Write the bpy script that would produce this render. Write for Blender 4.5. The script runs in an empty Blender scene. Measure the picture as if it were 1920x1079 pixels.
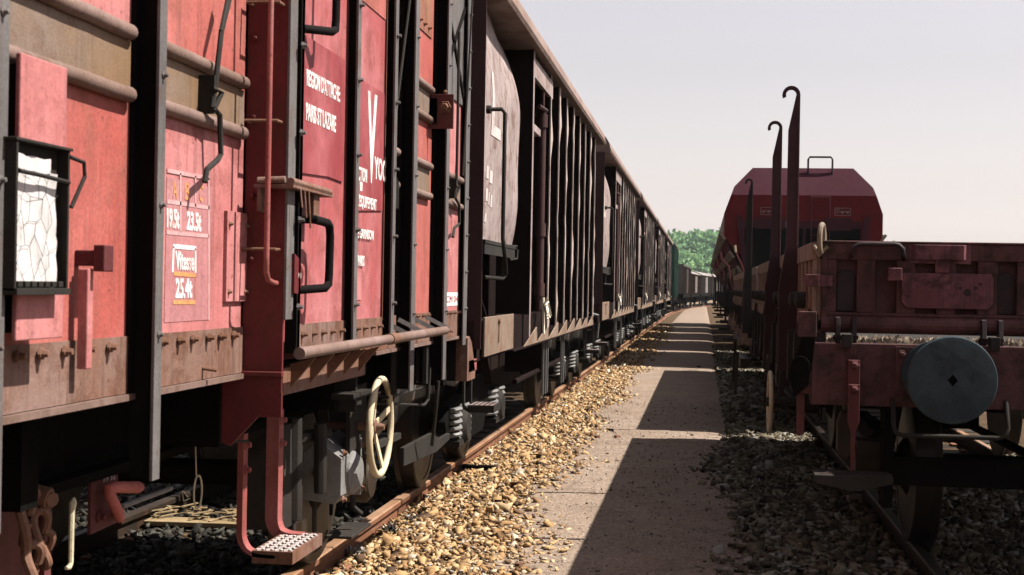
import bpy, bmesh, math, random
import numpy as np
from mathutils import Vector, Matrix
random.seed(7); RNG = np.random.default_rng(11)
S = bpy.context.scene; COL = S.collection
R = math.radians
# ------------------------------------------------------------------ camera
FPX, W0, H0 = 2667.0, 1920.0, 1079.0
VPX, VPY, ROLL, EYE = 1318.0, 543.0, 0.018, 1.48
cr, sr = math.cos(ROLL), math.sin(ROLL)
dx, dy = VPX - W0/2, VPY - H0/2
ux, uy = dx*cr + dy*sr, dy*cr - dx*sr            # un-rolled offset of the +Y vanishing point
yaw = math.atan2(ux, FPX)
pitch = math.atan2(uy, math.hypot(FPX, ux))     # positive: horizon below centre -> look up
fwd = Vector((-math.sin(yaw)*math.cos(pitch), math.cos(yaw)*math.cos(pitch), math.sin(pitch)))
rt = fwd.cross(Vector((0, 0, 1))).normalized(); up = rt.cross(fwd)
rt2 = rt*cr + up*sr; up2 = up*cr - rt*sr
EYEP = Vector((0, 0, EYE))
cd = bpy.data.cameras.new('camera'); cam = bpy.data.objects.new('camera', cd); COL.objects.link(cam)
m = Matrix((rt2, up2, -fwd)).transposed().to_4x4(); m.translation = EYEP; cam.matrix_world = m
cd.sensor_width = 36; cd.lens = FPX/W0*36; cd.clip_start = .05; cd.clip_end = 6000
cd.dof.use_dof = True; cd.dof.focus_distance = 9.5; cd.dof.aperture_fstop = 11
S.camera = cam
def ray(px, py):
    return (fwd*FPX + rt2*(px - W0/2) - up2*(py - H0/2))
def at(px, py, X=None, Y=None, Z=None):
    d = ray(px, py)
    t = ((X if X is not None else 0)/d.x) if X is not None else (Y/d.y if Y is not None else (Z - EYE)/d.z)
    return EYEP + d*t
# ------------------------------------------------------------------ materials
def nd(nt, typ, **kw):
    n = nt.nodes.new(typ)
    for k, v in kw.items():
        if k.startswith('i_'):
            n.inputs[k[2:].replace('_', ' ')].default_value = v
        else: setattr(n, k, v)
    return n
def ramp(nt, fac, stops):
    r = nt.nodes.new('ShaderNodeValToRGB'); e = r.color_ramp.elements
    while len(e) < len(stops): e.new(.5)
    for k, (p, c) in enumerate(stops):
        e[k].position = p; e[k].color = (c, c, c, 1) if isinstance(c, (int, float)) else (*c, 1)
    nt.links.new(fac, r.inputs[0]); return r.outputs[0]
def mixc(nt, fac, a, b, mode='MIX'):
    n = nt.nodes.new('ShaderNodeMix'); n.data_type = 'RGBA'; n.blend_type = mode; n.clamp_factor = True
    for sock, v in ((n.inputs[0], fac), (n.inputs[6], a), (n.inputs[7], b)):
        if hasattr(v, 'links'): nt.links.new(v, sock)
        elif isinstance(v, (int, float)): sock.default_value = v
        else: sock.default_value = (*v, 1)
    return n.outputs[2]
MATS = {}
DIM = set('frame_black frame_grey maroon maroon_pink maroon_dark stake_red hopper_red hopper_purple buffer_grey post_dark hopper_dark wheel_steel grease_brown sleeper_wood ladder_red shade_rail plate_red rail_tube rust_sill shaft_brown tyre_steel post_grey far_pale'.split())  # mainly shaded parts, base colours lowered to hold their shade dark
ALB = .82        # contrasty slide-film exposure: paints a little darker, exposed brighter
def weathered(name, base, fade=None, rust=(.11, .045, .022), rust_amt=.35, streak=.35, scale=1.0, rough=.62, bump=.3, grime=(.03, .022, .018), metal=0.0, spec=.2, speck=.17):
    """painted or bare metal with faded patches, run-down streaks, rust blooms and grain"""
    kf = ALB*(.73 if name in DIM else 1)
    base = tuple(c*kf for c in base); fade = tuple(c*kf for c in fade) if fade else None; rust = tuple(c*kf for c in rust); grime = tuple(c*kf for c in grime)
    mt = bpy.data.materials.new(name); mt.use_nodes = True; nt = mt.node_tree; L = nt.links
    bs = nt.nodes['Principled BSDF']
    tc = nd(nt, 'ShaderNodeTexCoord'); oi = nd(nt, 'ShaderNodeObjectInfo')
    ad = nd(nt, 'ShaderNodeVectorMath', operation='MULTIPLY_ADD')
    L.new(oi.outputs['Random'], ad.inputs[0]); ad.inputs[1].default_value = (17, 23, 11); L.new(tc.outputs['Object'], ad.inputs[2])
    v = ad.outputs[0]
    def noise(sc, det=6, rgh=.6, vec=v, dist=0):
        n = nd(nt, 'ShaderNodeTexNoise'); n.inputs['Scale'].default_value = sc*scale; n.inputs['Detail'].default_value = det
        n.inputs['Roughness'].default_value = rgh; n.inputs['Distortion'].default_value = dist; L.new(vec, n.inputs['Vector']); return n.outputs['Fac']
    fade = fade or tuple(min(1, c*1.35 + .015) for c in base)
    c = mixc(nt, ramp(nt, noise(1.7, 5, .55), [(.38, 0), (.66, 1)]), base, fade)
    c = mixc(nt, ramp(nt, noise(9, 8, .7), [(.42, 0), (.75, .55)]), c, tuple(x*.62 for x in base))
    mp = nd(nt, 'ShaderNodeMapping'); mp.inputs['Scale'].default_value = (14, 14, .9); L.new(v, mp.inputs['Vector'])
    c = mixc(nt, ramp(nt, noise(1.3, 6, .65, mp.outputs[0]), [(.52, 0), (.80, streak)]), c, grime)
    mp2 = nd(nt, 'ShaderNodeMapping'); mp2.inputs['Scale'].default_value = (22, 22, 1.6); mp2.inputs['Location'].default_value = (3, 8, 5); L.new(v, mp2.inputs['Vector'])
    c = mixc(nt, ramp(nt, noise(1.1, 6, .65, mp2.outputs[0]), [(.55, 0), (.85, streak*.7)]), c, fade)
    rm = ramp(nt, noise(4.2, 12, .72, dist=.4), [(.60 - .22*rust_amt, 0), (.70 - .16*rust_amt, min(1, rust_amt*1.6))])
    c = mixc(nt, rm, c, rust)
    mp3 = nd(nt, 'ShaderNodeMapping'); mp3.inputs['Scale'].default_value = (30, 30, 2.2); mp3.inputs['Location'].default_value = (7, 1, 9); L.new(v, mp3.inputs['Vector'])
    c = mixc(nt, ramp(nt, noise(1.0, 4, .6, mp3.outputs[0]), [(.60, 0), (.72, min(1, rust_amt*1.1))]), c, tuple(x*.8 for x in rust))
    c = mixc(nt, ramp(nt, noise(34, 4, .6), [(.66, 0), (.70, min(1, rust_amt*1.5))]), c, tuple(x*.6 for x in rust))
    fine = noise(95, 3, .7)
    c = mixc(nt, 1.0, c, ramp(nt, fine, [(.25, 1 - speck*2), (.75, 1 + 0*speck)]), 'MULTIPLY')
    L.new(c, bs.inputs['Base Color'])
    rr = nd(nt, 'ShaderNodeMath', operation='MULTIPLY_ADD'); L.new(rm, rr.inputs[0]); rr.inputs[1].default_value = .25; rr.inputs[2].default_value = rough
    L.new(rr.outputs[0], bs.inputs['Roughness'])
    bs.inputs['Metallic'].default_value = metal; bs.inputs['Specular IOR Level'].default_value = spec
    if bump:
        b1 = nd(nt, 'ShaderNodeMath', operation='MULTIPLY_ADD'); L.new(rm, b1.inputs[0]); b1.inputs[1].default_value = .5; L.new(fine, b1.inputs[2])
        b2 = nd(nt, 'ShaderNodeMath', operation='MULTIPLY_ADD'); L.new(noise(2.3, 3), b2.inputs[0]); b2.inputs[1].default_value = 5.0; L.new(b1.outputs[0], b2.inputs[2])
        bp = nd(nt, 'ShaderNodeBump'); bp.inputs['Strength'].default_value = bump; bp.inputs['Distance'].default_value = .004; L.new(b2.outputs[0], bp.inputs['Height'])
        L.new(bp.outputs[0], bs.inputs['Normal'])
    MATS[name] = mt; return mt
M = MATS
weathered('red_paint', (.37, .085, .070), (.44, .15, .13), rust=(.24, .075, .055), rust_amt=.46, streak=.75, grime=(.10, .04, .035))
weathered('pink_paint', (.43, .145, .142), (.52, .22, .215), rust=(.24, .07, .06), rust_amt=.46, streak=.75, grime=(.13, .06, .055))
weathered('door_red', (.36, .085, .087), (.46, .18, .185), rust=(.22, .055, .05), rust_amt=.46, streak=.6, scale=1.5, grime=(.13, .04, .04))
weathered('dark_patch', (.25, .038, .044), (.37, .10, .11), rust_amt=.15, streak=.5, scale=1.8)
weathered('brown_panel', (.25, .085, .05), (.30, .14, .09), rust_amt=.3, streak=.4)
weathered('belt_tan', (.205, .125, .07), (.20, .155, .135), rust_amt=.25, streak=.5, scale=1.4)
weathered('rail_tube', (.21, .13, .10), (.30, .20, .175), rust_amt=.3, streak=.2)
weathered('rust_sill', (.25, .115, .07), (.31, .20, .17), rust=(.13, .05, .025), rust_amt=.5, streak=.7, scale=1.6)
weathered('post_grey', (.145, .132, .13), (.21, .19, .185), rust_amt=.3, streak=.4)
weathered('post_dark', (.007, .005, .005), (.014, .011, .011), rust=(.02, .01, .008), rust_amt=.2, streak=.2, spec=.06, rough=.85)  # near-black stands in for shade inside the post channels
weathered('ladder_red', (.15, .018, .02), (.20, .03, .032), rust_amt=.35, streak=.4)
weathered('step_red', (.27, .065, .06), (.36, .14, .13), rust_amt=.35, streak=.3)
weathered('frame_black', (.0042, .0040, .0036), (.008, .0072, .006), rust=(.016, .009, .005), rust_amt=.25, streak=.2, rough=.9, spec=.04)  # near-black base also deepens the shade under the wagons
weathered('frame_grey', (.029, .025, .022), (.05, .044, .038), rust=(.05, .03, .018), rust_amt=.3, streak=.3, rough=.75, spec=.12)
weathered('grease_brown', (.036, .022, .012), (.06, .042, .025), rust=(.03, .018, .01), rust_amt=.3, streak=.4, rough=.55)
weathered('valve_grey', (.17, .165, .16), (.24, .235, .23), rust_amt=.2, streak=.5, rough=.5)
weathered('cream_paint', (.52, .43, .28), (.60, .52, .38), rust_amt=.12, streak=.2)
weathered('handle_pink', (.40, .10, .085), (.46, .16, .14), rust_amt=.25, streak=.2)
weathered('plate_red', (.13, .028, .03), (.19, .06, .06), rust_amt=.4, streak=.4)
weathered('rust_iron', (.16, .075, .045), (.22, .12, .085), rust_amt=.5, streak=.3)
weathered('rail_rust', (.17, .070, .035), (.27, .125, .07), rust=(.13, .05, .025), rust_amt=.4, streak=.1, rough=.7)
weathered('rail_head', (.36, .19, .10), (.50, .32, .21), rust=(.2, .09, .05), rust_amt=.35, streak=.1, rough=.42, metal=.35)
weathered('wheel_steel', (.010, .008, .006), (.022, .016, .010), rust=(.03, .018, .01), rust_amt=.3, streak=.3, rough=.8, spec=.08)
weathered('tyre_steel', (.035, .030, .025), (.06, .05, .042), rust_amt=.3, streak=.1, rough=.4, metal=.5)
weathered('white_card', (.50, .475, .47), (.58, .555, .55), rust=(.30, .29, .29), rust_amt=.22, streak=.12, scale=3, bump=.2, speck=.05)
weathered('white_letter', (.74, .70, .68), (.80, .78, .76), rust=(.42, .14, .13), rust_amt=.34, streak=.3, scale=4)
weathered('faint_letter', (.52, .27, .27), (.58, .36, .36), rust=(.42, .14, .14), rust_amt=.3, streak=.2, scale=3)
weathered('stencil_patch', (.40, .17, .175), (.46, .24, .245), rust=(.30, .12, .12), rust_amt=.35, streak=.3)
weathered('letter_grey', (.55, .47, .45), (.62, .55, .53), rust=(.2, .1, .08), rust_amt=.35, streak=.3)
weathered('shade_rail', (.035, .024, .017), (.05, .036, .026), rust_amt=.3, streak=.1, spec=.1)  # rail rust darkened to carry the shade under the wagons
weathered('orange_line', (.55, .22, .08), (.6, .3, .12), rust_amt=.2, streak=.1)
weathered('hopper_dark', (.012, .0055, .005), (.02, .010, .009), rust=(.028, .012, .008), rust_amt=.3, streak=.4, spec=.06, rough=.85)  # dark brown taken near black to paint shade between the ribs
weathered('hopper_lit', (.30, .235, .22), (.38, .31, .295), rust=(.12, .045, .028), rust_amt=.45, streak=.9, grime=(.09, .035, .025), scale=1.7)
weathered('hopper_rib', (.42, .33, .28), (.56, .47, .42), rust=(.16, .075, .045), rust_amt=.35, streak=.4, scale=1.8)  # pale copy painting the sunlit rib edges
weathered('hopper_sill', (.21, .145, .105), (.28, .205, .155), rust=(.16, .07, .04), rust_amt=.4, streak=.5)
weathered('hopper_roof', (.20, .135, .11), (.29, .21, .18), rust=(.16, .08, .05), rust_amt=.45, streak=.3)
weathered('shaft_brown', (.06, .022, .02), (.09, .04, .035), rust=(.05, .02, .012), rust_amt=.3, streak=.2)
weathered('green_paint', (.03, .10, .07), (.05, .14, .10), rust_amt=.2, streak=.4)
weathered('far_grey', (.06, .062, .06), (.09, .09, .088), rust_amt=.4, streak=.5)
weathered('far_brown', (.05, .03, .024), (.08, .05, .04), rust_amt=.4, streak=.5)
weathered('far_pale', (.34, .30, .27), (.42, .38, .35), rust_amt=.3, streak=.4)
weathered('maroon', (.100, .030, .030), (.155, .058, .058), rust=(.045, .026, .018), rust_amt=.6, streak=.9, scale=1.9, grime=(.016, .013, .013))
weathered('maroon_pink', (.175, .050, .060), (.25, .095, .11), rust=(.05, .022, .02), rust_amt=.52, streak=.8, scale=1.9, grime=(.02, .012, .012))
weathered('maroon_dark', (.024, .013, .015), (.045, .024, .026), rust_amt=.3, streak=.4)
weathered('buffer_grey', (.026, .044, .056), (.042, .068, .082), rust=(.018, .024, .026), rust_amt=.42, streak=.3, rough=.5, scale=2.6)
weathered('stake_red', (.05, .013, .018), (.075, .024, .03), rust=(.03, .014, .01), rust_amt=.3, streak=.4)
weathered('board_tan', (.27, .17, .13), (.33, .23, .19), rust=(.15, .06, .04), rust_amt=.45, streak=.6)
weathered('hopper_red', (.17, .012, .015), (.20, .018, .02), rust_amt=.06, streak=.2, bump=.1, spec=.08, rough=.8)
weathered('hopper_purple', (.075, .018, .030), (.09, .026, .04), rust_amt=.06, streak=.2, bump=.1, spec=.08, rough=.8)  # upper end slope tinted as if catching the sky
weathered('pale_tan', (.22, .165, .115), (.28, .22, .165), rust=(.2, .13, .09), rust_amt=.3, streak=.5)
weathered('pipe_yellow', (.52, .46, .30), (.6, .54, .4), rust_amt=.2, streak=.2)
weathered('rope', (.62, .56, .45), rust_amt=.0, streak=.2)
weathered('wood', (.26, .18, .095), (.34, .26, .15), rust=(.15, .1, .05), rust_amt=.25, streak=.3)
weathered('sleeper_wood', (.022, .016, .012), (.04, .03, .022), rust=(.03, .02, .015), rust_amt=.3, streak=.5)
# ------------------------------------------------------------------ mesh builder
ORG = {}
class MB:
    def __init__(s): s.v = []; s.f = []; s.mi = []; s.m = 0
    def add(s, vs, fs):
        o = len(s.v); s.v += [tuple(v) for v in vs]; s.f += [tuple(o + i for i in f) for f in fs]; s.mi += [s.m]*len(fs); return s
    def box(s, x0, x1, y0, y1, z0, z1):
        vs = [(x, y, z) for x in (min(x0, x1), max(x0, x1)) for y in (min(y0, y1), max(y0, y1)) for z in (min(z0, z1), max(z0, z1))]
        return s.add(vs, [(0, 1, 3, 2), (4, 6, 7, 5), (0, 4, 5, 1), (2, 3, 7, 6), (0, 2, 6, 4), (1, 5, 7, 3)])
    def prism(s, prof, axis, c0, c1):
        n = len(prof)
        def p(a, b, c): return {'X': (c, a, b), 'Y': (a, c, b), 'Z': (a, b, c)}[axis]
        vs = [p(a, b, c0) for a, b in prof] + [p(a, b, c1) for a, b in prof]
        return s.add(vs, [tuple(range(n))[::-1], tuple(range(n, 2*n))] + [(i, (i+1) % n, n + (i+1) % n, n + i) for i in range(n)])
    def bar(s, p0, p1, w, h, upv=(0, 0, 1)):
        p0, p1 = Vector(p0), Vector(p1); d = (p1 - p0).normalized(); u = Vector(upv)
        if abs(d.dot(u)) > .98: u = Vector((1, 0, 0))
        a = d.cross(u).normalized()*w/2; b = a.cross(d).normalized()*h/2
        vs = [q + sa*a + sb*b for q in (p0, p1) for sa, sb in ((-1, -1), (1, -1), (1, 1), (-1, 1))]
        return s.add(vs, [(0, 1, 2, 3), (7, 6, 5, 4), (0, 4, 5, 1), (1, 5, 6, 2), (2, 6, 7, 3), (3, 7, 4, 0)])
    def tube(s, pts, r, n=8, closed=False):
        pts = [Vector(p) for p in pts]; N = len(pts); rr = r if isinstance(r, (list, tuple)) else [r]*N
        vs = []; prev = None
        for i, p in enumerate(pts):
            if closed: t = (pts[(i+1) % N] - pts[i-1])
            else: t = pts[min(i+1, N-1)] - pts[max(i-1, 0)]
            t.normalize()
            if prev is None:
                a = t.cross(Vector((0, 0, 1)))
                if a.length < .05: a = t.cross(Vector((0, 1, 0)))
            else: a = prev - t*prev.dot(t)
            a.normalize(); b = t.cross(a); prev = a
            vs += [p + (a*math.cos(2*math.pi*k/n) + b*math.sin(2*math.pi*k/n))*rr[i] for k in range(n)]
        fs = [(i*n + k, i*n + (k+1) % n, ((i+1) % N)*n + (k+1) % n, ((i+1) % N)*n + k) for i in range(N if closed else N-1) for k in range(n)]
        if not closed: fs += [tuple(range(n))[::-1], tuple(range((N-1)*n, N*n))]
        return s.add(vs, fs)
    def lathe(s, prof, org, axis='X', n=32):
        """prof: (a along axis, radius)"""
        vs = []; ox, oy, oz = org
        for a, r in prof:
            for k in range(n):
                c, q = r*math.cos(2*math.pi*k/n), r*math.sin(2*math.pi*k/n)
                vs.append({'X': (ox+a, oy+c, oz+q), 'Y': (ox+c, oy+a, oz+q), 'Z': (ox+c, oy+q, oz+a)}[axis])
        fs = [(i*n+k, i*n+(k+1) % n, (i+1)*n+(k+1) % n, (i+1)*n+k) for i in range(len(prof)-1) for k in range(n)]
        fs += [tuple(range(n))[::-1], tuple(range((len(prof)-1)*n, len(prof)*n))]
        return s.add(vs, fs)
    def bolt(s, x, y, z, r=.011, h=.02, d='X'):
        if d == 'X': s.lathe([(0, r*1.6), (h*.3, r*1.5), (h*.3, r), (h, r*.8)], (x, y, z), 'X', 6)
        else: s.lathe([(-h, r*.8), (-h*.3, r), (-h*.3, r*1.5), (0, r*1.6)], (x, y, z), 'Y', 6)
        return s
    def sheet(s, fn, nu, nv, th=None):
        """fn(u,v)->point; th: offset vector giving a closed thickness"""
        P = [[Vector(fn(i/nu, j/nv)) for j in range(nv+1)] for i in range(nu+1)]
        k = nv+1; vs = [p for row in P for p in row]
        fs = [(i*k+j, (i+1)*k+j, (i+1)*k+j+1, i*k+j+1) for i in range(nu) for j in range(nv)]
        if th is None: return s.add(vs, fs)
        t = Vector(th); o = len(vs); vs += [p + t for p in vs]
        fs2 = [tuple(o+q for q in f[::-1]) for f in fs]
        ed = [(i*k, (i+1)*k) for i in range(nu)][::1] + [((i+1)*k+nv, i*k+nv) for i in range(nu)] + [(j+1, j) for j in range(nv)] + [(nu*k+j, nu*k+j+1) for j in range(nv)]
        return s.add(vs, fs + fs2 + [(b, a, o+a, o+b) for a, b in ed])
    def build(s, name, mat, parent=None, smooth=False, bevel=0, org=None):
        me = bpy.data.meshes.new(name)
        o0 = ORG[parent.name] if parent is not None else Vector(org or (0, 0, 0))
        me.from_pydata([(v[0]-o0[0], v[1]-o0[1], v[2]-o0[2]) for v in s.v], [], s.f)
        mats = mat if isinstance(mat, (list, tuple)) else [mat]
        for q in mats: me.materials.append(MATS[q] if isinstance(q, str) else q)
        me.polygons.foreach_set('material_index', s.mi)
        bm = bmesh.new(); bm.from_mesh(me); bmesh.ops.recalc_face_normals(bm, faces=bm.faces); bm.to_mesh(me); bm.free()
        if smooth: me.polygons.foreach_set('use_smooth', [True]*len(me.polygons)); me.set_sharp_from_angle(angle=R(38))
        me.update()
        ob = bpy.data.objects.new(name, me); COL.objects.link(ob); ORG[ob.name] = Vector(o0)
        if parent is not None: ob.parent = parent
        else: ob.location = o0
        if bevel:
            bv = ob.modifiers.new('edge', 'BEVEL'); bv.width = bevel; bv.segments = 2; bv.limit_method = 'ANGLE'; bv.angle_limit = R(40)
        return ob
def tag(o, label=None, cat=None, group=None, kind=None):
    if label: o['label'] = label
    if cat: o['category'] = cat
    if group: o['group'] = group
    if kind: o['kind'] = kind
    return o
def thing(name, loc, label, cat, group=None):
    o = bpy.data.objects.new(name, None); COL.objects.link(o); o.location = loc; o.empty_display_size = .3
    ORG[o.name] = Vector(loc); return tag(o, label, cat, group)
def copy_tree(o, parent=None):
    c = o.copy(); COL.objects.link(c)
    if parent is not None: c.parent = parent
    for ch in list(o.children): copy_tree(ch, c)
    return c
def arc(cx, cz, r, a0, a1, n=8):
    return [(cx + r*math.cos(R(a0 + (a1-a0)*i/n)), cz + r*math.sin(R(a0 + (a1-a0)*i/n))) for i in range(n+1)]
def lettering(name, text, parent, mat, X=None, Y=None, u0=0, u1=1, z0=0, z1=1, bold=.02, prox=.0015):
    """text fitted to a box on a plane facing +X (u = Y) or facing -Y (u = X)"""
    cu = bpy.data.curves.new(name, 'FONT'); cu.body = text; cu.offset = bold; cu.extrude = .02; cu.resolution_u = 3
    tmp = bpy.data.objects.new('tmp', cu); COL.objects.link(tmp)
    bpy.context.view_layer.update()
    me = bpy.data.meshes.new_from_object(tmp.evaluated_get(bpy.context.evaluated_depsgraph_get()))
    bpy.data.objects.remove(tmp); bpy.data.curves.remove(cu)
    n = len(me.vertices); co = np.empty(n*3); me.vertices.foreach_get('co', co); co = co.reshape(-1, 3)
    lo, hi = co.min(0), co.max(0)
    a = u0 + (co[:, 0]-lo[0])/(hi[0]-lo[0])*(u1-u0); b = z0 + (co[:, 1]-lo[1])/(hi[1]-lo[1])*(z1-z0)
    t = (co[:, 2]-lo[2])/(hi[2]-lo[2])*prox
    o0 = ORG[parent.name]
    w = np.stack([X + t, a, b], 1) if X is not None else np.stack([a, Y - t, b], 1)
    w = w - np.array(o0); me.vertices.foreach_set('co', w.ravel()); me.materials.clear(); me.materials.append(MATS[mat]); me.update()
    ob = bpy.data.objects.new(name, me); COL.objects.link(ob); ob.parent = parent; ORG[ob.name] = Vector(o0); return ob
def wheelset(root, xc, y, axle=True, hang=True):
    """two wheels (each > tyre) on one axle; xc = track centre"""
    for sd in (1, -1):
        w = MB(); X = xc + sd*.72
        q = 1 if sd > 0 else -1
        prof = [(-.03*q, .10), (-.03*q, .14), (.0*q, .16), (.02*q, .30), (-.005*q, .39), (-.005*q, .42), (.10*q, .42), (.10*q, .40), (.05*q, .37), (.075*q, .22), (.12*q, .15), (.15*q, .11), (.15*q, .05)]
        w.lathe(prof, (X, y, .46), 'X', 40); wo = w.build('wheel', 'wheel_steel', root, True)
        t = MB(); t.lathe([(-.035*q, .42), (-.035*q, .488), (-.025*q, .495), (-.005*q, .47), (.0, .462), (.095*q, .455), (.105*q, .445), (.105*q, .40), (.1*q, .40)], (X, y, .46), 'X', 40)
        t.build('tyre', 'tyre_steel', wo, True)
    if axle:
        a = MB(); a.tube([(xc-1.05, y, .46), (xc+1.05, y, .46)], .07, 12); a.build('axle', 'wheel_steel', root, True)
# ================================================================== covered goods wagon, nearest on the left
W = -1.45; XC = -2.82
Y0, Y1 = -1.3, 8.485
cw = thing('covered_wagon', (XC, 3.7, 0), 'faded red covered goods wagon with a sliding door, white lettering and a cream handwheel', 'goods wagon', 'wagons standing on the track beside the path')
def P(px, py, X): return at(px, py, X=X)
# panels of the body side
def panel(y0, y1, mat, z0=1.3, z1=3.45, X=W, name='side_panel'):
    b = MB(); b.box(X-.03, X, y0, y1, z0, z1); return b.build(name, mat, cw, bevel=.002)
panel(-1.25, 2.20, 'red_paint'); panel(2.28, 2.64, 'red_paint'); panel(2.68, 3.47, 'red_paint', z1=2.02); panel(2.68, 3.47, 'pink_paint', z0=2.022); pc = panel(3.51, 4.355, 'pink_paint', z1=2.02); panel(3.51, 4.355, 'red_paint', z0=2.022)
panel(5.93, 6.61, 'brown_panel'); panel(6.73, 7.47, 'red_paint'); panel(7.60, 8.41, 'pink_paint')
b = MB()                                             # hidden sheet behind, far side, ends, floor
b.box(W-.05, W-.032, Y0+.05, Y1-.05, 1.2, 3.45); b.box(-4.22, -4.19, Y0+.05, Y1-.05, 1.2, 3.45)
b.box(-4.19, W-.05, Y1-.08, Y1-.05, 1.2, 3.6); b.box(-4.19, W-.05, Y0+.05, Y0+.08, 1.2, 3.6); b.box(-4.19, W-.05, Y0+.08, Y1-.08, 1.2, 1.26)
b.build('body_shell', 'ladder_red', cw)
b = MB(); pr = [(XC + 1.46*math.sin(R(a)), 2.75 + 1.17*math.cos(R(a))**.8*1.0) for a in range(-70, 71, 10)]
pr = [(XC-1.45, 3.46)] + [(XC + x, 3.50 + .42*(1-(x/1.45)**2)) for x in np.linspace(-1.45, 1.45, 15)] + [(XC+1.45, 3.46)]
b.prism(pr, 'Y', Y0, Y1); b.build('roof', 'hopper_roof', cw, True)
# upper paint band (flaps over the panels)
# rusty sill band with bolts
b = MB(); zt, zb = 1.335, 1.19
b.sheet(lambda u, v: (W+.004 + .004*math.sin(u*61)*math.sin(u*23+1), Y0 + u*(4.355-Y0), zb + v*(zt-zb)), 80, 1, (-.03, 0, 0))
b.sheet(lambda u, v: (W+.004 + .003*math.sin(u*51), 5.93 + u*(8.44-5.93), zb-.012 + v*(zt-zb+.008)), 40, 1, (-.03, 0, 0))
b.m = 1
b.box(W-.02, W+.016, Y0, 4.35, zb-.018, zb-.002); b.box(W-.02, W+.014, 6.2, 8.5, zb-.03, zb-.014)
b.m = 2
for k in range(40):
    y = 1.2 + k*.118
    if y < 4.33 and min(abs(y-q) for q in (2.64, 3.46)) > .05: b.bolt(W+.008, y + random.uniform(-.008, .008), 1.312, .0095, .02)
for y in (6.24, 6.36, 6.88, 7.0, 7.13, 7.27, 7.40, 7.72, 7.84, 7.97, 8.1, 8.24, 8.37): b.bolt(W+.008, y, 1.318, .008, .018)
for px, py in ((378, 690), (835, 620)): q = P(px, py, W); b.tube([(W, q.y, q.z), (W+.045, q.y+.005, q.z-.006)], .007, 6)
b.build('sill', ['rust_sill', 'rail_tube', 'rust_iron'], cw)
# belt plates with their tubes
def belt(y0, y1, z0, z1, tan=True):
    b = MB(); b.box(W-.02, W+.006, y0, y1, z0+.02, z1-.02); b.build('belt_plate', 'belt_tan', cw)
    for z in (z0, z1):
        t = MB(); x = W+.012
        t.tube([(x, y0+.004, z), (x, y0+.012, z)] + [(x, y0+.02+(y1-y0-.04)*i/6, z + random.uniform(-.0015, .0015)) for i in range(7)] + [(x, y1-.012, z), (x, y1-.002, z)], [.013, .018] + [.0205]*7 + [.018, .011], 12)
        t.build('belt_rail', 'rail_tube', cw, True)
for y0, y1 in ((2.22, 2.585), (2.69, 3.435), (3.525, 4.33), (5.95, 6.58), (6.76, 7.40), (7.63, 8.37)): belt(y0, y1, 1.943, 2.10)
belt(6.76, 7.40, 2.345, 2.505)
b = MB(); b.box(W-.02, W+.006, 6.76, 7.40, 2.78, 3.02)
for k in range(5): b.bolt(W+.006, 6.82+k*.12, 2.82, .009, .02)
b.build('flap_hinge_plate', 'brown_panel', cw)
b = MB(); b.box(W, W+.01, 7.6, 8.45, 2.55, 3.2); b.m = 1
b.bar((W+.014, 7.65, 2.58), (W+.014, 8.4, 3.15), .03, .012, (1, 0, 0)); b.bar((W+.014, 7.65, 3.15), (W+.014, 8.4, 2.58), .03, .012, (1, 0, 0))
b.build('vent_flap', ['post_grey', 'post_dark'], cw)
# body posts: channel open towards the near end, pale outer flange, shade painted inside
def post(yf, xo=-1.37, z0=.97, z1=3.46, wd=.085, mats=('post_grey', 'post_dark')):
    b = MB(); b.box(xo-.009, xo, yf-wd, yf, z0, z1); b.m = 1
    b.box(W+.001, xo-.009, yf-.009, yf, z0+.004, z1); b.box(W-.02, W+.012, yf-wd*.9, yf-.009, 1.19, z1)
    b.m = 0
    for z in np.arange(1.34, 3.4, .33): b.bolt(xo, yf-wd*.5, z, .007, .014)
    return b.build('body_post', list(mats), cw, bevel=.002)
post(2.66, wd=.06); post(3.49, wd=.048); post(6.715); post(7.575); post(1.35); post(2.2)
b = MB(); b.box(-1.42, -1.412, 8.36, Y1, 1.12, 3.46); b.m = 1; b.box(-1.5, -1.42, Y1-.012, Y1, 1.1, 3.46); b.m = 0
for z in np.arange(1.34, 3.4, .22): b.bolt(-1.412, 8.42, z, .008, .016)
b.build('corner_post', ['post_grey', 'post_dark'], cw, bevel=.002)
# ladder post before the door: deep web plate facing the camera, grey flange
LP = 4.365
b = MB(); b.box(W+.002, -1.315, LP, LP+.012, 1.05, 3.46)
b.prism([(W-.06, .965), (W-.03, .955), (-1.315, 1.13), (-1.315, 1.19), (W-.06, 1.19)], 'Y', LP-.004, LP+.010)
b.m = 1; b.box(-1.315, -1.305, LP-.004, LP+.075, 1.36, 3.46)
b.m = 0; b.box(-1.46, -1.31, LP-.02, LP+.002, 1.18, 1.195)
for z in (1.55, 1.75, 2.0, 2.25, 2.45, 2.7): b.bolt(-1.42, LP, z, .009, .015, 'Y')
b.build('ladder_post', ['ladder_red', 'post_grey'], cw, bevel=.002)
tp = [P(528, -120, -1.36), P(522, 0, -1.36), P(516, 270, -1.36), P(511, 500, -1.36)]
b = MB(); yq = LP-.11; b.tube([(-1.338, yq, z) for z in (3.4, 2.9, 2.4, 1.9, 1.56, 1.51)] + [(-1.338, yq+.02, 1.485), (-1.338, LP-.03, 1.475), (-1.338, LP, 1.475)], .009, 10)
b.build('grab_rail', 'step_red', cw, True)
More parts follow.
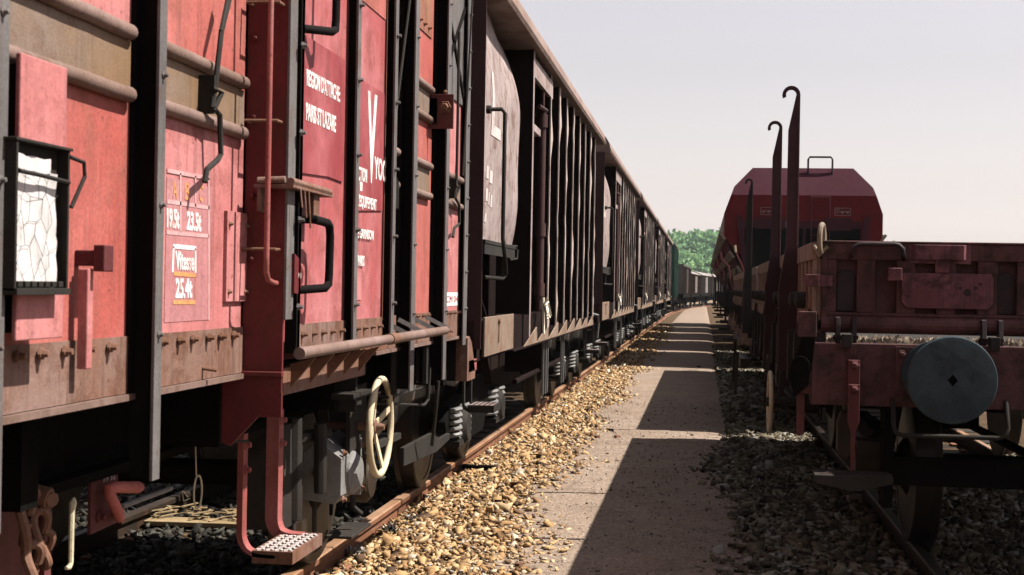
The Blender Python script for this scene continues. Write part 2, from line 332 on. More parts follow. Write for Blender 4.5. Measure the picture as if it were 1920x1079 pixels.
for py in (18, 236, 470):
    z = P(515, py, -1.38).z; b = MB(); b.tube([(-1.435, LP-.055, z), (-1.325, LP-.055, z)], .005, 8); b.tube([(-1.43, LP-.055, z), (-1.43, LP, z)], .005, 6); b.tube([(-1.33, LP-.055, z), (-1.33, LP, z)], .005, 6)
    b.build('rung', 'rust_iron', cw, True)
# rusty stop bracket on the ladder post
b = MB(); zz = P(560, 352, -1.30).z
b.box(-1.40, -1.27, LP-.06, LP+.42, zz-.012, zz); b.prism([(LP-.055, zz-.012), (LP+.35, zz-.012), (LP+.1, zz-.1), (LP-.055, zz-.085)], 'X', -1.39, -1.378)
b.tube([(-1.28, LP-.06, zz+.008), (-1.28, LP+.40, zz+.004)], .014, 8); b.tube([(-1.39, LP-.05, zz+.01), (-1.30, LP-.05, zz+.014)], .012, 8)
for k in range(3): b.tube([(-1.275, LP+.02+.05*k, zz+.016), (-1.265, LP+.02+.05*k, zz-.07-.03*k)], .0035, 5)
b.box(-1.31, -1.285, LP+.23, LP+.30, zz-.10, zz-.012)
b.build('stop_bracket', 'rust_sill', cw, bevel=.002)
# grab handles
def handle(p, X, ys, zs, r=.0145, out=.055, mat='post_dark'):
    b = MB(); (ya, yb), (za, zb2) = ys, zs
    b.tube([(X-.04, ya, za), (X+out, ya, za), (X+out, yb-.04, za-.004), (X+out, yb-.01, za-.016), (X+out, yb, za-.05), (X+out, yb-.005, zb2+.05), (X+out, yb-.012, zb2+.014), (X+out, yb-.05, zb2), (X-.03, ya+.04, zb2-.01)], r, 10)
    b.lathe([(0, .024), (.012, .024), (.016, .016)], (X-.02, ya, za), 'X', 8)
    return b.build('grab_handle', mat, cw, True)
a_, c_ = P(572, 412, -1.29), P(590, 540, -1.29)
handle(None, -1.31, (LP+.13, LP+.33), (a_.z, c_.z))
a_ = P(580, 38, -1.29); handle(None, -1.31, (LP+.14, LP+.36), (a_.z+.3, a_.z-.01))
b = MB(); q = P(556, 517, -1.30); ring = [(LP+.05, q.z-.055), (LP+.09, q.z-.06), (LP+.15, q.z-.02), (LP+.155, q.z+.012), (LP+.10, q.z+.055), (LP+.05, q.z+.07)]
b.prism(ring, 'X', -1.305, -1.295); b.m = 1; b.lathe([(0, .014), (.002, .013)], (-1.296, LP+.11, q.z), 'X', 14)
b.build('lashing_plate', ['ladder_red', 'white_letter'], cw)
# sliding door
DX = -1.335
dr = None
b = MB(); b.box(DX-.045, DX, LP+.06, 5.86, 1.285, 3.42); door = b.build('sliding_door', 'door_red', cw, bevel=.003)
b = MB(); b.box(DX, DX+.004, LP+.07, 5.14, 2.62, 3.4); b.box(DX, DX+.004, 5.23, 5.81, 2.58, 3.4); b.build('upper_panel', 'red_paint', door)
b = MB()
z0 = P(600, 140, DX).z
b.prism([(LP+.075, P(575, 70, DX).z), (5.14, P(655, 120, DX).z), (5.14, P(650, 345, DX).z), (4.93, P(625, 325, DX).z-.02), (LP+.075, P(570, 330, DX).z)], 'X', DX, DX+.0065)
b.prism([(5.23, P(675, 150, DX).z), (5.80, P(733, 185, DX).z), (5.80, P(733, 400, DX).z), (5.23, P(672, 400, DX).z)], 'X', DX, DX+.0065)
b.build('lettering_patch', 'dark_patch', door)
b = MB(); b.prism([(5.23, P(668, 515, DX).z), (5.47, P(692, 512, DX).z), (5.47, P(692, 562, DX).z), (5.23, P(665, 565, DX).z)], 'X', DX, DX+.003); b.build('pale_patch', 'pink_paint', door)
for y0_, y1_, nm in ((5.155, 5.225, 'door_stile'), (5.80, 5.875, 'door_stile'), (LP+.08, LP+.10, 'door_stile')):
    b = MB(); b.box(DX+.038, DX+.046, y0_+.02, y1_, 1.25, 3.43); b.m = 1; b.box(DX, DX+.038, y1_-.012, y1_, 1.25, 3.43); b.m = 0
    for z in np.arange(1.40, 3.4, .28): b.bolt(DX+.046, y1_-.03, z, .008, .018)
    b.build(nm, ['post_grey', 'post_dark'], door)
b = MB(); b.sheet(lambda u, v: (DX+.008+.002*math.sin(u*40), LP+.09 + u*(5.81-LP-.09), 1.262 + v*.078), 40, 1, (-.03, 0, 0)); b.m = 1
for y in np.arange(LP+.14, 5.81, .125): b.bolt(DX+.008, y, 1.305, .008, .02)
b.build('bottom_band', ['rust_sill', 'rust_iron'], door)
# lettering on the door
LX = DX+.0065
def lt(text, pl, pr, mat='white_letter', bold=.035, X=LX, parent=door):
    (ax, ay, ab), bx = pl, pr
    A, B, C_ = P(ax, ay, X), P(bx, ay, X), P(ax, ab, X)
    return lettering('lettering', text, parent, mat, X=X, u0=A.y, u1=B.y, z0=C_.z, z1=A.z, bold=bold)
lt("REGION D'ATTACHE:", (575, 128, 161), 638, bold=.026); lt("PARIS ST LAZARE", (574, 192, 226), 630, bold=.026)
lt("V", (690, 170, 342), 707, bold=.026); lt("YOC", (702, 293, 336), 724, bold=.026)
lt("SECTION", (666, 310, 337), 688, bold=.026); lt("L'EQUIPEMENT", (670, 364, 391), 706, bold=.026); lt("DE GARNISON", (666, 427, 446), 700, bold=.026); lt("DU PARIS", (662, 478, 498), 683, bold=.026); lt("I", (675, 341, 358), 679)
# door running tube and its bracketed beam
b = MB(); b.tube([(-1.285, y, 1.25) for y in (4.45, 5.2, 5.8)] + [(-1.285, 5.82, 1.25)], .020, 14); b.tube([(-1.285, y, 1.25) for y in (5.84, 6.4, 7.08)], .021, 14); b.m = 1
b.tube([(-1.285, 5.78, 1.25), (-1.285, 5.9, 1.25)], .024, 14); b.build('door_rail', ['rail_tube', 'rust_iron'], cw, True)
b = MB(); b.box(-1.42, -1.385, 4.6, 5.78, 1.10, 1.19); b.m = 1
for k in range(5): b.prism([(-1.39, 1.20), (-1.30, 1.225), (-1.385, 1.12)], 'Y', 4.70+k*.24, 4.715+k*.24)
b.build('rail_bracket_beam', ['rust_sill', 'rust_iron'], cw)
b = MB()
for k in range(4): b.bar((-1.40, 6.15+k*.33, 1.315), (-1.29, 6.20+k*.33, 1.255), .012, .02)
b.build('rail_strut', 'post_grey', cw)
# stencils on the pink panel
SX = W+.0015
b = MB(); A, B = P(313, 325, SX), P(392, 600, SX); b.prism([(A.y, A.z-.01), (B.y, A.z-.015), (B.y, B.z), (A.y, B.z)], 'X', W, SX)
st = b.build('stencil_patch', 'stencil_patch', cw)
def ln(pts, X, w, mat, nm='stencil_line'):
    b = MB()
    for (p, q) in pts:
        A, B = P(*p, X), P(*q, X); b.bar((X+.0005, A.y, A.z), (X+.0005, B.y, B.z), w, .0015, (1, 0, 0))
    return b.build(nm, mat, st)
ln([((313, 320), (392, 335)), ((313, 378), (392, 390)), ((312, 436), (391, 443)), ((338, 325), (338, 436)), ((366, 330), (366, 388)), ((391, 334), (391, 600))], SX, .011, 'faint_letter')
lt('A', (324, 338, 372)+(), 332, 'orange_line', .01, SX, st); lt('B', (347, 342, 375), 355, 'orange_line', .01, SX, st); lt('C', (373, 347, 378), 380, 'orange_line', .01, SX, st)
lt('19.5t', (313, 390, 428), 336, 'white_letter', .03, SX, st); lt('23.5t', (350, 396, 432), 377, 'white_letter', .03, SX, st)
ln([((324, 462), (367, 466)), ((325, 462), (323, 511)), ((366, 466), (366, 512))], SX, .012, 'white_letter')
lt('Vitesse', (329, 471, 507), 364, 'white_letter', .02, SX, st); ln([((325, 513), (367, 517)), ((324, 567), (366, 567))], SX, .012, 'orange_line'); ln([((366, 518), (366, 566))], SX, .004, 'orange_line')
lt('25.4t', (329, 522, 560), 360, 'white_letter', .03, SX, st)
b = MB(); A, B = P(836, 549, SX), P(859, 573, SX); b.box(W, SX, A.y, B.y, B.z, A.z); nt_ = b.build('notice', 'white_letter', cw)
lettering('lettering', 'CM 04', nt_, 'dark_patch', X=SX, u0=A.y+.02, u1=B.y-.02, z0=B.z+.02, z1=A.z-.02, bold=.0)
# narrow hatch on the pink panel
b = MB(); A, B = P(420, 395, W), P(456, 565, W); b.box(W, W+.012, A.y, B.y, B.z, A.z); b.m = 1
for y in (A.y+.02, B.y-.02):
    for z in (A.z-.04, B.z+.03): b.bolt(W+.012, y, z, .006, .012)
b.build('hatch', ['pink_paint', 'rust_iron'], cw, bevel=.002)
# board and label holder
BX = -1.375
A, B = P(40, 100, BX), P(118, 640, BX)
b = MB(); b.box(BX-.012, BX, A.y, B.y, P(80, 640, BX).z+.004, P(80, 112, BX).z); b.m = 1; b.box(W+.001, BX-.012, A.y+.01, B.y-.01, P(80, 640, BX).z+.02, P(80, 112, BX).z-.02); bd = b.build('label_board', ['pink_paint', 'post_dark'], cw, bevel=.003)  # dark block behind the board stands in for its shaded gap
HX = -1.345
A, B = P(32, 262, HX), P(152, 548, HX); zt_, zb_ = P(90, 275, HX).z, P(90, 546, HX).z
hd = MB(); yA, yB = A.y, A.y + .235
hd.box(BX, HX+.004, yA-.008, yB+.01, zt_, zt_+.006)
for y in (yA, yB-.004): hd.box(BX+.001, HX, y, y+.008, zb_, zt_)
hd.box(BX+.001, HX+.006, yA, yB+.006, zb_-.008, zb_+.006); hd.box(BX+.001, BX+.004, yA, yB, zb_, zt_)
hd.tube([(HX, yB+.0, zt_-.012), (HX+.01, yB+.05, zt_-.02), (HX+.01, yB+.055, zt_-.05), (HX, yB+.012, zt_-.12)], .005, 6)
hd.tube([(HX, yA+.01, zt_-.060), (HX+.006, yA+.1, zt_-.063), (HX, yB, zt_-.067)], .005, 6)
for k in range(7): hd.box(HX-.004, HX+.002, yA+.012+k*.03, yA+.032+k*.03, zb_+.008, zb_+.02)
holder = hd.build('label_holder', 'frame_grey', cw, bevel=.001)
pz0, pz1 = P(85, 530, HX).z, P(85, 322, HX).z
b = MB(); b.sheet(lambda u, v: (HX-.014 + .004*math.sin(u*7+v*5)*math.sin(v*9+1), yA+.032+u*.175 + (.012*math.exp(-((v-.35)/.05)**2)*u), pz0 + v*(pz1-pz0)), 12, 16, (-.002, 0, 0)); card = b.build('label_card', 'white_card', holder, True)
b = MB(); jr = random.Random(9); J = {}
def jit(y, z):
    k_ = (round(y, 3), round(z, 3))
    if k_ not in J: J[k_] = (y + jr.uniform(-.011, .011), z + jr.uniform(-.013, .013))
    return (HX-.009, *J[k_])
cs = .034                                   # fine wires drawn as cracks over the card
for j in range(8):
    for i in range(4):
        y, z = yA+.014 + i*.046 + (j % 2)*.023, pz0-.01 + j*.048
        if z > pz1: continue
        for (a0, c0, a1, c1) in ((0, 0, 0, .027), (0, .027, .023, .048), (0, .027, -.023, .048)):
            b.tube([jit(y+a0, z+c0), jit(y+a1, z+c1)], .00055, 4)
b.build('card_cracks', 'frame_grey', holder)
b = MB(); b.sheet(lambda u, v: (HX-.012 + .004*math.sin(u*9), yA+.01+u*.16, zt_-.055 + v*.03 + .002*math.sin(u*14)), 10, 3, (-.003, 0, 0)); b.build('torn_label', 'white_card', holder, True)
# vertical lever with a block head
q = P(205, 485, -1.37); y = q.y
b = MB(); b.box(-1.40, -1.372, y-.022, y+.03, P(205, 510, -1.37).z, P(205, 460, -1.37).z); b.box(W, -1.40, y-.012, y+.012, P(205, 500, -1.37).z, P(205, 470, -1.37).z); b.m = 1
zb2 = P(182, 690, -1.41).z; b.box(-1.43, -1.405, y-.035, y-.005, zb2, P(195, 505, -1.41).z)
b.build('door_lever', ['plate_red', 'pink_paint'], cw, bevel=.003)
# hook latches with long rods
def latch(pxs, X, nm='flap_latch'):
    b = MB(); b.tube([P(x, y, X) for x, y in pxs], .0085, 8)
    x, y = pxs[2]; q = P(x, y, X); b.box(W+.002, X+.004, q.y-.024, q.y-.012, q.z-.10, q.z+.01); b.tube([(X, q.y-.03, q.z-.03), (X+.014, q.y+.012, q.z-.035), (X, q.y-.02, q.z-.09)], .009, 6)
    return b.build(nm, 'frame_grey', cw, True)
latch([(432, -10), (415, 60), (405, 150), (398, 200), (412, 216), (414, 290), (408, 300), (388, 318), (384, 342)], -1.40)
latch([(861, 60), (859, 180), (856, 340), (853, 370), (861, 385), (861, 420), (852, 428), (849, 445)], -1.405)
for pts in ([(770, -10), (742, 215)], [(886, -5), (868, 330)], [(430, -20), (414, 58)]):
    b = MB(); b.tube([P(x, y, -1.40) for x, y in pts], .006, 6); b.build('pull_rod', 'frame_grey', cw, True)
b = MB(); b.tube([P(x, y, -1.30) for x, y in ((742, 335), (741, 390), (744, 392), (745, 340))], .008, 6); b.build('door_catch', 'frame_grey', cw, True)
b = MB(); q = P(853, 212, -1.32); b.box(W, -1.315, q.y-.075, q.y-.062, P(853, 245, -1.32).z, P(853, 180, -1.32).z); b.box(W, -1.40, q.y-.075, q.y+.05, q.z-.07, q.z+.07)
b.m = 1; b.bolt(-1.36, q.y-.075, q.z+.02, .022, .03, 'Y'); b.bolt(-1.36, q.y-.075, q.z+.10, .008, .015, 'Y')
b.build('hinge_plate', ['plate_red', 'rust_iron'], cw, bevel=.002)
# ------------------------------------------------ underframe
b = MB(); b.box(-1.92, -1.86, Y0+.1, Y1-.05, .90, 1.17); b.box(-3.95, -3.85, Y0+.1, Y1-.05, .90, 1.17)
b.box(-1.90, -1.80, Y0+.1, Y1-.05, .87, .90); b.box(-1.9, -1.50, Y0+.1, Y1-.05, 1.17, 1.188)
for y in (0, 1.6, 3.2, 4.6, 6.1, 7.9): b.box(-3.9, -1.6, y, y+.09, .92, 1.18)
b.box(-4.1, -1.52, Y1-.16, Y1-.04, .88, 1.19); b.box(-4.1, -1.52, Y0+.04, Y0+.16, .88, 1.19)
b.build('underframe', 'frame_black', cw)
b = MB(); q = P(770, 640, -1.4)
b.box(-1.47, -1.45, 6.66, 6.76, .95, 1.17); b.box(-1.47, -1.45, 7.44, 7.54, .95, 1.17); b.tube([(-1.5, 6.6, .93), (-1.47, 7.5, .93)], .006, 6)
b.build('post_foot', 'frame_grey', cw)
for sd, nm in ((1, ''), (-1, '')):
    for y in (.3, 7.3):
        X = XC + sd*1.03
        a = MB(); a.lathe([(-.09, .10), (-.09, .13), (.06, .13), (.09, .10), (.09, .05)], (X, y, .46), 'X', 16); a.box(X-.08, X+.08, y-.11, y+.11, .40, .60)
        a.build('axle_box', 'grease_brown', cw, True)
        a = MB()
        for k in range(7):
            h = .62 - .075*k; z = .62 + .014*k
            a.sheet(lambda u, v: (X-.045 + .09*v, y - h + 2*h*u, z + .10*(abs(u-.5)*2*h/.62)**2), 10, 1, (0, 0, .0125))
        a.box(X-.05, X+.05, y-.05, y+.05, .60, .74)
        for s2 in (-1, 1): a.bar((X, y+s2*.62, .74), (X, y+s2*.70, .92), .05, .018)
        a.build('leaf_spring', 'grease_brown', cw)
        a = MB(); a.prism([(y-.55, .90), (y-.17, .55), (y-.15, .28), (y-.13, .28), (y-.13, .62), (y+.13, .62), (y+.13, .28), (y+.15, .28), (y+.17, .55), (y+.55, .90)], 'X', X-.10, X-.085); a.build('axle_guard', 'frame_black', cw)
wheelset(cw, XC, .3); wheelset(cw, XC, 7.3)
# brake handwheel
HWX, HWY, HWZ, HR = -1.495, 6.56, .805, .225
b = MB(); b.tube([(HWX, HWY+HR*math.cos(t), HWZ+HR*math.sin(t)) for t in np.linspace(0, 2*math.pi, 33)[:-1]], .0165, 10, True)
hw = b.build('handwheel', 'cream_paint', cw, True)
for k in range(4):
    t = R(20 + 90*k); b = MB(); b.bar((HWX-.03, HWY+.03*math.cos(t), HWZ+.03*math.sin(t)), (HWX, HWY+HR*math.cos(t), HWZ+HR*math.sin(t)), .034, .010, (1, 0, 0)); b.build('spoke', 'cream_paint', hw, bevel=.002)
b = MB(); b.lathe([(-.05, .035), (-.02, .035), (-.015, .02), (.02, .014)], (HWX, HWY, HWZ), 'X', 10); b.tube([(HWX-.3, HWY, HWZ), (HWX-.04, HWY, HWZ)], .02, 8); b.build('hub', 'rust_iron', hw, True)
b = MB(); b.box(-1.62, -1.60, 6.40, 6.72, .66, 1.0); b.box(-1.62, -1.54, 6.25, 6.28, .9, 1.2); b.box(-1.60, -1.50, 6.05, 6.40, .97, .995); b.bar((-1.55, 6.55, .70), (-1.48, 6.9, .73), .03, .03)
b.build('handwheel_bracket', 'frame_grey', cw)
# brake valve casting
vb = MB(); vb.prism([(-1.80, .50), (-1.63, .48), (-1.60, .52), (-1.60, .69), (-1.66, .73), (-1.72, .775), (-1.75, .73), (-1.80, .69)], 'Y', 6.25, 6.66)
vb.box(-1.81, -1.595, 6.60, 6.62, .475, .745); vb.lathe([(0, .105), (.02, .10), (.05, .07), (.055, .0)], (-1.61, 6.45, .60), 'X', 20)
vb.m = 1
for y, z in ((6.64, .71), (6.64, .50), (6.28, .71), (6.28, .50)): vb.bolt(-1.60, y, z, .012, .02)
vb.bolt(-1.70, 6.25, .62, .022, .05, 'Y')
vb.build('brake_valve', ['valve_grey', 'rust_iron'], cw, bevel=.006)
b = MB(); b.tube([(-1.66, 6.72, .5), (-1.66, 6.72, .40), (-1.62, 6.74, .36)], .014, 8); b.box(-1.75, -1.62, 6.55, 6.95, .27, .285); b.box(-1.82, -1.80, 6.2, 6.24, .25, .8); b.box(-1.78, -1.765, 6.42, 6.46, .27, .6)
b.tube([(-1.80, 5.7, .80), (-1.68, 6.3, .80)], .028, 10); b.box(-1.9, -1.72, 5.75, 6.05, .44, .88); b.tube([(-1.66, 6.1, .86), (-1.66, 6.12, .55)], .03, 8); b.tube([(-1.72, 5.9, .9), (-1.72, 5.92, .46)], .035, 8)
b.build('brake_rigging', ['frame_grey'], cw, bevel=.004)
b = MB(); b.tube([P(735, 742, -1.5), P(740, 745, -1.5), P(742, 700, -1.5)], .007, 6); b.tube([P(690, 742, -1.52), P(735, 744, -1.5)], .006, 6); b.tube([P(690, 756, -1.55), P(795, 760, -1.5), P(803, 750, -1.5), P(806, 690, -1.5)], .008, 6)
b.tube([P(822, 715, -1.45), P(815, 790, -1.47), P(810, 835, -1.5)], .01, 8); b.build('step_rod', 'frame_grey', cw, True)
b = MB(); b.prism([(7.5, .60), (8.3, .60), (8.55, .54), (8.9, .54), (8.9, .50), (8.45, .47), (7.5, .50)], 'X', -1.60, -1.575); b.m = 0
b.build('brake_lever_guide', 'frame_grey', cw, bevel=.003)
# footstep below the ladder post
def strap(y, mat, th, zt2, wd):
    c = arc(-1.56, .575, .085, 180, 265, 8); o = [(-1.56-.085, zt2)] + c + [(-1.50, .488)]
    i = [(-1.50, .488+th*.6)] + [(x + (th if k < 5 else th*.4), z + (0 if k < 5 else th*.6)) for k, (x, z) in list(enumerate(c))[::-1]] + [(-1.56-.085+th, zt2)]
    s_ = MB(); s_.prism(o + i, 'Y', y, y+wd)
    for z in (zt2-.04, zt2-.13): s_.bolt(-1.645+th, y+wd*.5, z, .013, .02)
    return s_
st_ = thing
b = MB(); b.box(-1.585, -1.435, 4.93, 4.94, .47, .515); b.box(-1.585, -1.435, 5.32, 5.33, .47, .515); b.box(-1.445, -1.435, 4.94, 5.32, .47, .515); b.box(-1.585, -1.575, 4.94, 5.32, .47, .515); b.m = 1
for k in range(8):
    y = 4.95 + k*.047
    pts = [(-1.575 + .0165*j, y + (.010 if j % 2 else -.010) + .01, .512) for j in range(9)]
    for p, q in zip(pts, pts[1:]): b.bar(p, q, .009, .012)
step = b.build('footstep', ['rust_sill', 'letter_grey'], cw)
strap(4.93, None, .022, .93, .05).build('step_strap', 'step_red', step, bevel=.002); strap(5.27, None, .05, .99, .06).build('step_strap', 'step_red', step, bevel=.002)
b = MB(); b.tube([P(415, 826, -1.62), P(440, 827, -1.60), P(465, 828, -1.60)], .006, 6); b.build('step_pin', 'frame_grey', cw)
# hanging wire loop
b = MB(); q = P(366, 820, -1.75); q2 = P(368, 893, -1.75)
b.tube([q, q2], .0025, 6); c_ = P(371, 923, -1.75)
b.tube([(c_.x, c_.y + .045*math.cos(t)*(.9 if abs(math.cos(t)) > .5 else 1), c_.z + .058*math.sin(t)) for t in np.linspace(0, 2*math.pi, 25)[:-1]], .0035, 6, True)
b.tube([P(352, 932, -1.75), P(342, 920, -1.75), P(344, 940, -1.75), P(356, 935, -1.75)], .002, 5); b.build('wire_loop', 'pipe_yellow', cw, True)
# red lever plate with pink crank handle, lower left
RX = -1.84
A, B = P(172, 885, RX), P(220, 1000, RX)
b = MB(); b.prism([(A.y, P(173, 880, RX).z), (B.y, P(220, 880, RX).z), (B.y, P(220, 980, RX).z), (A.y, P(173, 1002, RX).z)], 'X', RX-.012, RX); b.bolt(RX, P(184, 970, RX).y, P(184, 970, RX).z, .013, .025)
lp = b.build('lever_plate', 'plate_red', cw, bevel=.002)
lettering('lettering', '79 92', lp, 'white_letter', X=RX, u0=P(193, 890, RX).y, u1=P(216, 890, RX).y, z0=P(205, 902, RX).z, z1=P(205, 888, RX).z, bold=.0)
hx = RX+.045
b = MB(); b.tube([P(226, 975, hx), P(222, 962, hx), P(205, 925, hx), P(203, 918, hx), P(212, 914, hx), P(258, 914, hx), P(264, 914, hx)], [.013, .018, .016, .017, .018, .020, .013], 12)
b.tube([P(222, 965, hx), P(222, 965, RX)], .014, 8)
b.build('crank_handle', 'handle_pink', lp, True)
b = MB(); b.tube([P(228, 950, -1.9), P(320, 916, -1.9)], .010, 8); b.build('brake_rod', 'valve_grey', cw, True)
# coupling-like shackle, link chain and gauge rod lower left
CX = -1.72
b = MB()
def loop(px, py, w, h, r, X=CX, tilt=0):
    q = P(px, py, X); s = q.y/FPX*1.0
    return [(X + .012*math.sin(2*t+tilt), q.y + w*math.cos(t)*s*q.y/abs(X)*.55, q.z + h*math.sin(t)*s) for t in np.linspace(0, 2*math.pi, 21)[:-1]], r
for (px, py, w, h, r) in ((48, 965, 17, 62, .014), (75, 1000, 15, 45, .013), (62, 1058, 16, 40, .014), (86, 1030, 10, 34, .012)):
    pts, r = loop(px, py, w, h, r); b.tube(pts, r, 8, True)
b.tube([P(58, 925, CX-.03), P(92, 935, CX+.02)], .028, 10); b.tube([P(84, 934, CX), P(99, 938, CX+.03)], .02, 8); b.tube([P(52, 905, CX), P(63, 930, CX)], .02, 8)
b.build('shackle_chain', 'rust_iron', cw, True)
b = MB(); b.box(CX-.3, CX-.27, P(20, 900, CX).y, P(110, 900, CX).y+.4, .58, .88); b.box(CX-.05, CX-.03, P(106, 900, CX).y, P(118, 900, CX).y, .60, .89); b.build('hanger_plate', 'plate_red', cw)
b = MB(); b.tube([P(x, y, -1.66) for x, y in ((124, 1066), (130, 1064), (133, 1055), (134, 1000), (135, 960), (137, 943), (139, 934))], [.005, .007, .007, .0075, .008, .011, .004], 8); b.build('gauge_rod', 'pipe_yellow', cw, True)
# buffers and end fittings of this wagon
def buffers(root, xc, y, sgn, mat='plate_red'):
    for sd in (-1, 1):
        b = MB(); pr = [(0, .16), (.02, .16), (.02, .11), (.28, .10), (.28, .075), (.42, .075), (.43, .20), (.44, .225), (.465, .225), (.475, .2)]
        b.lathe([(sgn*a, r) for a, r in pr], (xc+sd*.875, y, 1.05), 'Y', 32); b.build('buffer', mat, root, True)
buffers(cw, XC, Y1-.05, .55)
b = MB(); prn = [(Y1-.02, .90), (Y1+.28, .90), (Y1+.29, .94), (Y1+.22, 1.03), (Y1+.13, 1.13), (Y1+.04, 1.17), (Y1-.02, 1.16)]
b.prism(prn, 'X', -1.47, -1.40); b.m = 1; b.box(-1.56, -1.47, Y1-.02, Y1+.01, .9, 1.16); b.build('end_guard', ['rust_sill', 'post_dark'], cw)
b = MB(); b.box(-1.62, -1.40, Y1+.04, Y1+.34, 1.0, 1.012); b.m = 1
for k in range(6):
    for j in range(4): b.box(-1.61+.05*j, -1.585+.05*j, Y1+.06+.045*k, Y1+.085+.045*k, 1.012, 1.018)
b.m = 0; b.box(-1.41, -1.40, Y1+.04, Y1+.34, .95, 1.02)
b.build('end_step', ['step_red', 'post_grey'], cw)
# ================================================================== brown ribbed hopper wagons, left track
HY, HL, PITCH = 9.45, 10.6, 11.6
hp = thing('hopper_wagon', (XC, HY, 0), 'dark brown ribbed hopper right behind the red goods wagon, pale bulged panel streaked with rust', 'hopper wagon', 'ribbed hopper wagons on the left track')
def hx(s): return HY + s
if True:
    def panel_pt(u, v):
        z = 1.81 + v*(3.50-1.81); k = min(1, max(0, u*1.15))
        bx = -1.525 - .175*max(0, (v-.62)/.38)**1.9 - .05*max(0, (.25-v)/.25)**1.6
        sx = -1.56 + .035*math.sin(v*3.1)
        return (sx*(1-k) + bx*k + .006*math.sin(v*11+u*7), hx(.28 + 1.9*u), z)
def side_sheet(): return MB().sheet(panel_pt, 14, 26, (-.02, 0, 0))
pan = side_sheet().build('bulged_end_panel', 'hopper_lit', hp, True)
b = MB()
def sheet_x(z): v = (z-1.81)/1.69; return -1.545 - .06*max(0, (v-.62)/.38)**1.9 + .018*math.sin(v*3.1)
for (ya, yb2, za, zb3) in ((.62, .74, 2.56, 3.02), (.74, 1.05, 2.56, 2.64), (.50, .62, 2.24, 2.33), (.66, .80, 2.22, 2.31), (.50, .60, 2.08, 2.17), (.64, .70, 2.06, 2.15), (.76, .84, 2.05, 2.14), (.5, .58, 1.93, 1.99)):
    def pp(u, v): q = panel_pt((ya + u*(yb2-ya) - .28)/1.9, (za + v*(zb3-za) - 1.81)/1.69); return (q[0]+.004, q[1], q[2])
    b.sheet(pp, 3, 5, (-.003, 0, 0))
b.build('lettering', 'letter_grey', hp)
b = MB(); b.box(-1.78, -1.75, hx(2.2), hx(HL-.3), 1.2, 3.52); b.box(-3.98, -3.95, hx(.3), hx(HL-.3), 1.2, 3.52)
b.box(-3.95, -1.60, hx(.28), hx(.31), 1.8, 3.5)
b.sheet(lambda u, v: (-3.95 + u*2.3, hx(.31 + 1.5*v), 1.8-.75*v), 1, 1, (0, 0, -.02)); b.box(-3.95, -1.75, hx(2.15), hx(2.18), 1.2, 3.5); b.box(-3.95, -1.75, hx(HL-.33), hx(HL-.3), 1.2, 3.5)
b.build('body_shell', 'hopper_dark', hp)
ex = [(-1.40, 3.49), (-1.385, 3.52), (-1.40, 3.56)]
b = MB(); pr = ex + [(XC+1.42*math.cos(t), 3.56+.50*math.sin(t)) for t in np.linspace(.12, math.pi-.12, 18)] + [(2*XC-x, z) for x, z in ex[::-1]]
b.prism(pr, 'Y', hx(.02), hx(HL-.02)); b.build('roof', 'hopper_roof', hp, True)
b = MB(); b.box(-1.64, -1.475, hx(0), hx(.015), 1.05, 3.49); b.prism([(-1.63, 1.95), (-1.63, 2.55), (-1.48, 2.25)], 'Y', hx(-.004), hx(-.001)); b.box(-1.64, -1.56, hx(.0), hx(.05), 1.05, 3.49)
b.build('end_post', 'shaft_brown', hp)
b = MB(); b.box(-1.62, -1.50, hx(.3), hx(2.05), 1.775, 1.80); b.box(-1.52, -1.505, hx(.3), hx(1.9), 1.70, 1.775); b.tube([(-1.55, hx(1.85), 1.80), (-1.50, hx(1.95), 1.80), (-1.50, hx(2.0), 1.78), (-1.50, hx(1.98), 1.70), (-1.55, hx(1.9), 1.69)], .012, 6); b.box(-1.54, -1.52, hx(1.4), hx(1.44), 1.55, 1.70); b.build('ledge', 'frame_grey', hp)
b = MB(); b.box(-1.50, -1.485, hx(.25), hx(1.75), .985, 1.26); b.m = 1; b.tube([(-1.485, hx(.9), 1.22), (-1.47, hx(.9), 1.22)], .02, 8); b.tube([(-1.478, hx(.9), 1.21), (-1.478, hx(.88), 1.06)], .005, 5)
b.build('sill_plate', ['hopper_sill', 'rust_iron'], hp, bevel=.003)
b = MB(); b.box(-1.60, -1.52, hx(0), hx(HL), .96, 1.24); b.box(-3.95, -3.87, hx(0), hx(HL), 1.03, 1.24); b.box(-1.53, -1.475, hx(1.75), hx(HL-.2), .958, .97); b.box(-4.0, -1.52, hx(0), hx(.12), .90, 1.24); b.box(-4.0, -1.52, hx(HL-.12), hx(HL), .9, 1.24)
for k in range(8): b.box(-3.87, -1.6, hx(.8+k*1.25), hx(.9+k*1.25), 1.0, 1.22)
b.build('sill', 'hopper_dark', hp)
b = MB()
for k in range(8):
    y = hx(2.45 + k*.95); b.prism([(y, .972), (y+.90, .972), (y+.90, 1.115)], 'X', -1.492, -1.48)  # flat pale triangles set along the sill
b.build('sill_triangle', 'hopper_sill', hp)
